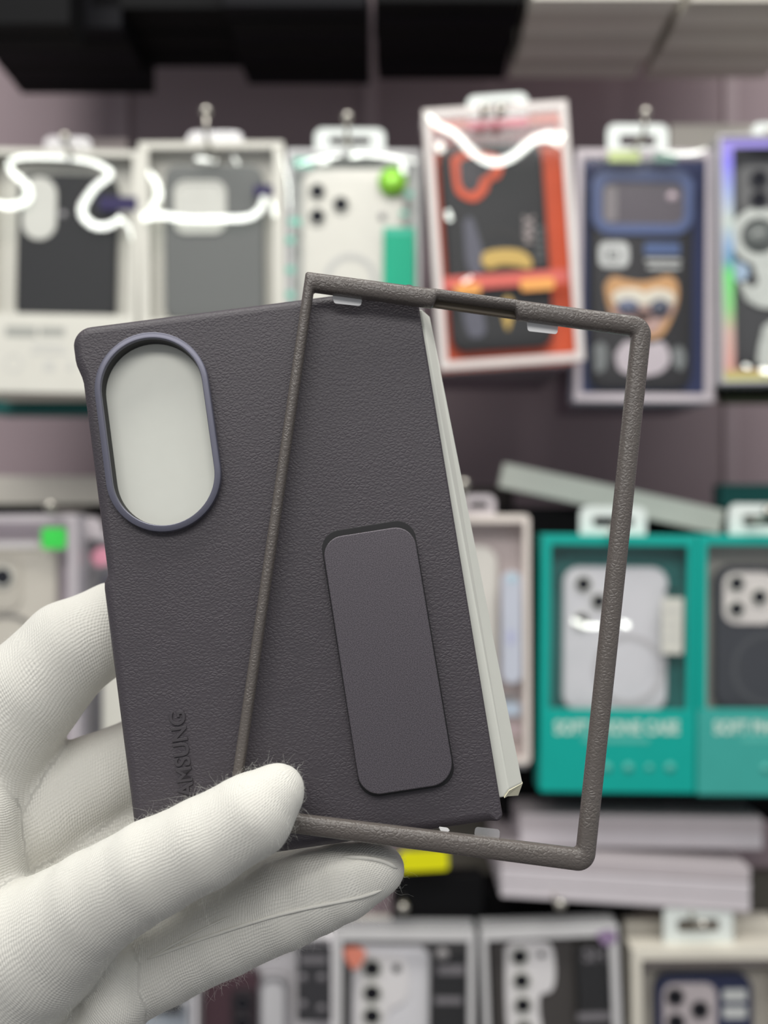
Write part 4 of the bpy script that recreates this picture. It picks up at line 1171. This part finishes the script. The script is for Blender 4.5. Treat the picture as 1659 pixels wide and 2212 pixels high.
# knit follows each finger: along it and around it
bd = np.full(len(HV), 1e9); A_ = np.zeros(len(HV)); B_ = np.zeros(len(HV))
for ci, (nm, c_) in enumerate(CH.items()):
    s0 = 0.0; ref = np.array((0, -1.0, 0)); ds, ss, cs, sn = [], [], [], []
    for (a, ra), (b, rb_) in zip(c_[:-1], c_[1:]):
        a, b = np.array(a), np.array(b); ab = b - a; Ls = np.linalg.norm(ab); ad = ab / Ls
        tu = (HV - a) @ ab / Ls ** 2; t = np.clip(tu, 0, 1); w_ = HV - a - t[:, None] * ab
        ds.append(np.linalg.norm(w_, axis=1) - (ra + (rb_ - ra) * t))
        r0 = ref - ad * (ref @ ad); r0 /= np.linalg.norm(r0); r1 = np.cross(ad, r0)
        y_, x_ = w_ @ r1, w_ @ r0; q_ = np.maximum(1e-9, np.hypot(x_, y_))
        ss.append(s0 + np.clip(tu, -0.6, 1.6) * Ls); cs.append(x_ / q_); sn.append(y_ / q_); s0 += Ls
    ds = np.stack(ds); dm = ds.min(0); wt = np.exp(-(ds - dm) / 0.0025); wt /= wt.sum(0)
    an = np.arctan2((wt * np.stack(sn)).sum(0), (wt * np.stack(cs)).sum(0)); av = (wt * np.stack(ss)).sum(0)
    m_ = dm < bd
    bd[m_] = dm[m_]; A_[m_] = av[m_]; B_[m_] = an[m_] * 0.0098 + ci * 0.2
at = me.attributes.new('knit', 'FLOAT_VECTOR', 'POINT')
at.data.foreach_set('vector', np.stack([A_, B_, bd * 0], 1).astype(np.float32).ravel())


def knit_mat():
    m = bpy.data.materials.new('white_cotton_knit'); m.use_nodes = True; nt = m.node_tree; L = nt.links
    q = nt.nodes['Principled BSDF']; q.inputs['Roughness'].default_value = 0.95; q.inputs['Specular IOR Level'].default_value = 0.1
    q.inputs['Sheen Weight'].default_value = 0.25; q.inputs['Sheen Roughness'].default_value = 0.6
    N = lambda t, **kw: nt.nodes.new(t)
    at_ = N('ShaderNodeAttribute'); at_.attribute_name = 'knit'
    tc = N('ShaderNodeTexCoord')
    nz = N('ShaderNodeTexNoise'); nz.inputs['Scale'].default_value = 130; nz.inputs['Detail'].default_value = 5
    L.new(tc.outputs['Object'], nz.inputs['Vector'])
    ofs = N('ShaderNodeVectorMath'); ofs.operation = 'SCALE'; ofs.inputs['Scale'].default_value = 0.0019
    L.new(nz.outputs['Color'], ofs.inputs[0])
    ad = N('ShaderNodeVectorMath'); ad.operation = 'ADD'; L.new(at_.outputs['Vector'], ad.inputs[0]); L.new(ofs.outputs[0], ad.inputs[1])
    sp = N('ShaderNodeSeparateXYZ'); L.new(ad.outputs[0], sp.inputs[0])

    def wave(sock, pitch, ph=None):
        a = N('ShaderNodeMath'); a.operation = 'MULTIPLY'; a.inputs[1].default_value = 2 * math.pi / pitch; L.new(sock, a.inputs[0])
        if ph is not None:
            b_ = N('ShaderNodeMath'); b_.operation = 'ADD'; L.new(a.outputs[0], b_.inputs[0]); L.new(ph, b_.inputs[1]); a = b_
        s_ = N('ShaderNodeMath'); s_.operation = 'SINE'; L.new(a.outputs[0], s_.inputs[0])
        o_ = N('ShaderNodeMath'); o_.operation = 'MULTIPLY_ADD'; o_.inputs[1].default_value = 0.5; o_.inputs[2].default_value = 0.5
        L.new(s_.outputs[0], o_.inputs[0]); return o_.outputs[0]
    rib = wave(sp.outputs['Y'], 0.00072)
    half = N('ShaderNodeMath'); half.operation = 'MULTIPLY'; half.inputs[1].default_value = math.pi / 0.00072; L.new(sp.outputs['Y'], half.inputs[0])
    st = wave(sp.outputs['X'], 0.00060, half.outputs[0])
    mu = N('ShaderNodeMath'); mu.operation = 'MULTIPLY_ADD'; L.new(rib, mu.inputs[0]); mu.inputs[1].default_value = 0.6
    m2 = N('ShaderNodeMath'); m2.operation = 'MULTIPLY'; L.new(st, m2.inputs[0]); m2.inputs[1].default_value = 0.75
    L.new(m2.outputs[0], mu.inputs[2])
    fz = N('ShaderNodeTexNoise'); fz.inputs['Scale'].default_value = 1900; fz.inputs['Detail'].default_value = 3; L.new(tc.outputs['Object'], fz.inputs['Vector'])
    m3 = N('ShaderNodeMath'); m3.operation = 'MULTIPLY_ADD'; m3.inputs[1].default_value = 0.7; L.new(fz.outputs['Fac'], m3.inputs[0]); L.new(mu.outputs[0], m3.inputs[2])
    # some places are felted smooth by wear
    rg = N('ShaderNodeMapRange'); rg.inputs['From Min'].default_value = 0.3; rg.inputs['From Max'].default_value = 0.7; rg.inputs['To Min'].default_value = 0.25; rg.inputs['To Max'].default_value = 0.6
    L.new(nz.outputs['Fac'], rg.inputs['Value'])
    b = N('ShaderNodeBump'); b.inputs['Distance'].default_value = 0.00026; L.new(rg.outputs[0], b.inputs['Strength'])
    L.new(m3.outputs[0], b.inputs['Height']); L.new(b.outputs['Normal'], q.inputs['Normal'])
    r = N('ShaderNodeValToRGB'); r.color_ramp.elements[0].color = rgb((206, 204, 196)); r.color_ramp.elements[1].color = rgb((222, 220, 212))
    L.new(nz.outputs['Fac'], r.inputs['Fac']); L.new(r.outputs['Color'], q.inputs['Base Color'])
    return m


knit = knit_mat(); me.materials.append(knit)
# seam on the lower finger, and loose fibres standing off the cloth
tree = BVHTree.FromPolygons([Vector(v) for v in HV], HF.tolist())


def on_hand(px, py):
    dv = W(px, py, 1.0) - Vector((0, 0, ZC)); dv.normalize()
    hit = tree.ray_cast(Vector((0, 0, ZC)), dv)
    return hit[0], hit[1]


orgv = Vector(org)


def seam(pts, r):
    P = []
    for q in catmull(pts, 8):
        hp, hn = on_hand(*q)
        if hp is not None and hp.y < 0.30:
            P.append(hp - orgv + hn * 0.0001)
    if len(P) > 3:
        for _ in range(4):
            P = [P[0]] + [(P[i - 1] + P[i] * 2 + P[i + 1]) / 4 for i in range(1, len(P) - 1)] + [P[-1]]
        V, Fc = tube(P, [r * min(1, 0.2 + i / 4, 0.2 + (len(P) - 1 - i) / 4) for i in range(len(P))], 8)
        o_ = mesh_obj('glove_seam', V, Fc, knit, hand, True)


seam([(318, 2072), (430, 2030), (574, 1984), (680, 1958), (770, 1940), (826, 1922)], 0.0004)
seam([(740, 1851), (790, 1854), (830, 1862), (858, 1876)], 0.0005)
seam([(318, 2072), (420, 2016), (500, 1978)], 0.0003)
rs = np.random.RandomState(3)
HVn = np.zeros_like(HV); fn = np.cross(HV[HF[:, 2]] - HV[HF[:, 0]], HV[HF[:, 3]] - HV[HF[:, 1]])
for k in range(4):
    np.add.at(HVn, HF[:, k], fn)
HVn /= np.maximum(1e-12, np.linalg.norm(HVn, axis=1))[:, None]
vd = HV - np.array((0, 0, ZC)); vd /= np.linalg.norm(vd, axis=1)[:, None]
face = -(HVn * vd).sum(1)
pxx = CX + F * HV[:, 0] / HV[:, 1]; pyy = CY - F * (HV[:, 2] - ZC) / HV[:, 1]
# fibres mostly on the near cloth, thickest along thumb and fingertips
pool = np.where((face > -0.25) & (pxx > -40) & (pyy < 2240) & (HV[:, 1] < 0.262))[0]
wgt = np.where(np.abs(face[pool]) < 0.35, 5.0, 0.6); wgt /= wgt.sum()
pick = rs.choice(pool, 5200, replace=False if len(pool) > 5200 else True, p=wgt)
V, Fc = [], []
for pi in pick:
    p0 = HV[pi] - org; nn = HVn[pi]; ln = rs.choice([0.0006, 0.0011, 0.0019, 0.0034], p=[.44, .35, .18, .03]) * rs.uniform(.7, 1.3)
    tg = rs.normal(size=3); tg -= nn * (tg @ nn); tg /= np.linalg.norm(tg); cu_ = rs.normal(size=3) * 0.9
    dirv = nn * rs.uniform(0.3, 1.0) + tg * 0.8; dirv /= np.linalg.norm(dirv)
    pts = []
    cw = rs.normal(size=3) * 0.16
    for k in range(6):
        t = k / 5; pts.append(p0 - nn * 0.0002 + dirv * ln * t + cu_ * ln * t * t * 0.6 + cw * ln * math.sin(5 * t))
    sx = np.cross(dirv, (0.3, 0.5, 0.8)); sx /= np.linalg.norm(sx); sy = np.cross(dirv, sx)
    base = len(V)
    for k, q in enumerate(pts):
        r = 0.000015 * (1 - 0.5 * k / 5)
        for a in (0, 2.094, 4.189):
            V.append(q + (sx * math.cos(a) + sy * math.sin(a)) * r)
    for k in range(5):
        for a in range(3):
            b_ = (a + 1) % 3; Fc.append((base + 3 * k + a, base + 3 * k + b_, base + 3 * k + 3 + b_, base + 3 * k + 3 + a))
lint = mesh_obj('lint_fuzz', V, Fc, mat('white_cotton_fibre', (232, 232, 224), 0.9, 0.1), hand, True)
lint['kind'] = 'stuff'
bpy.context.view_layer.update()
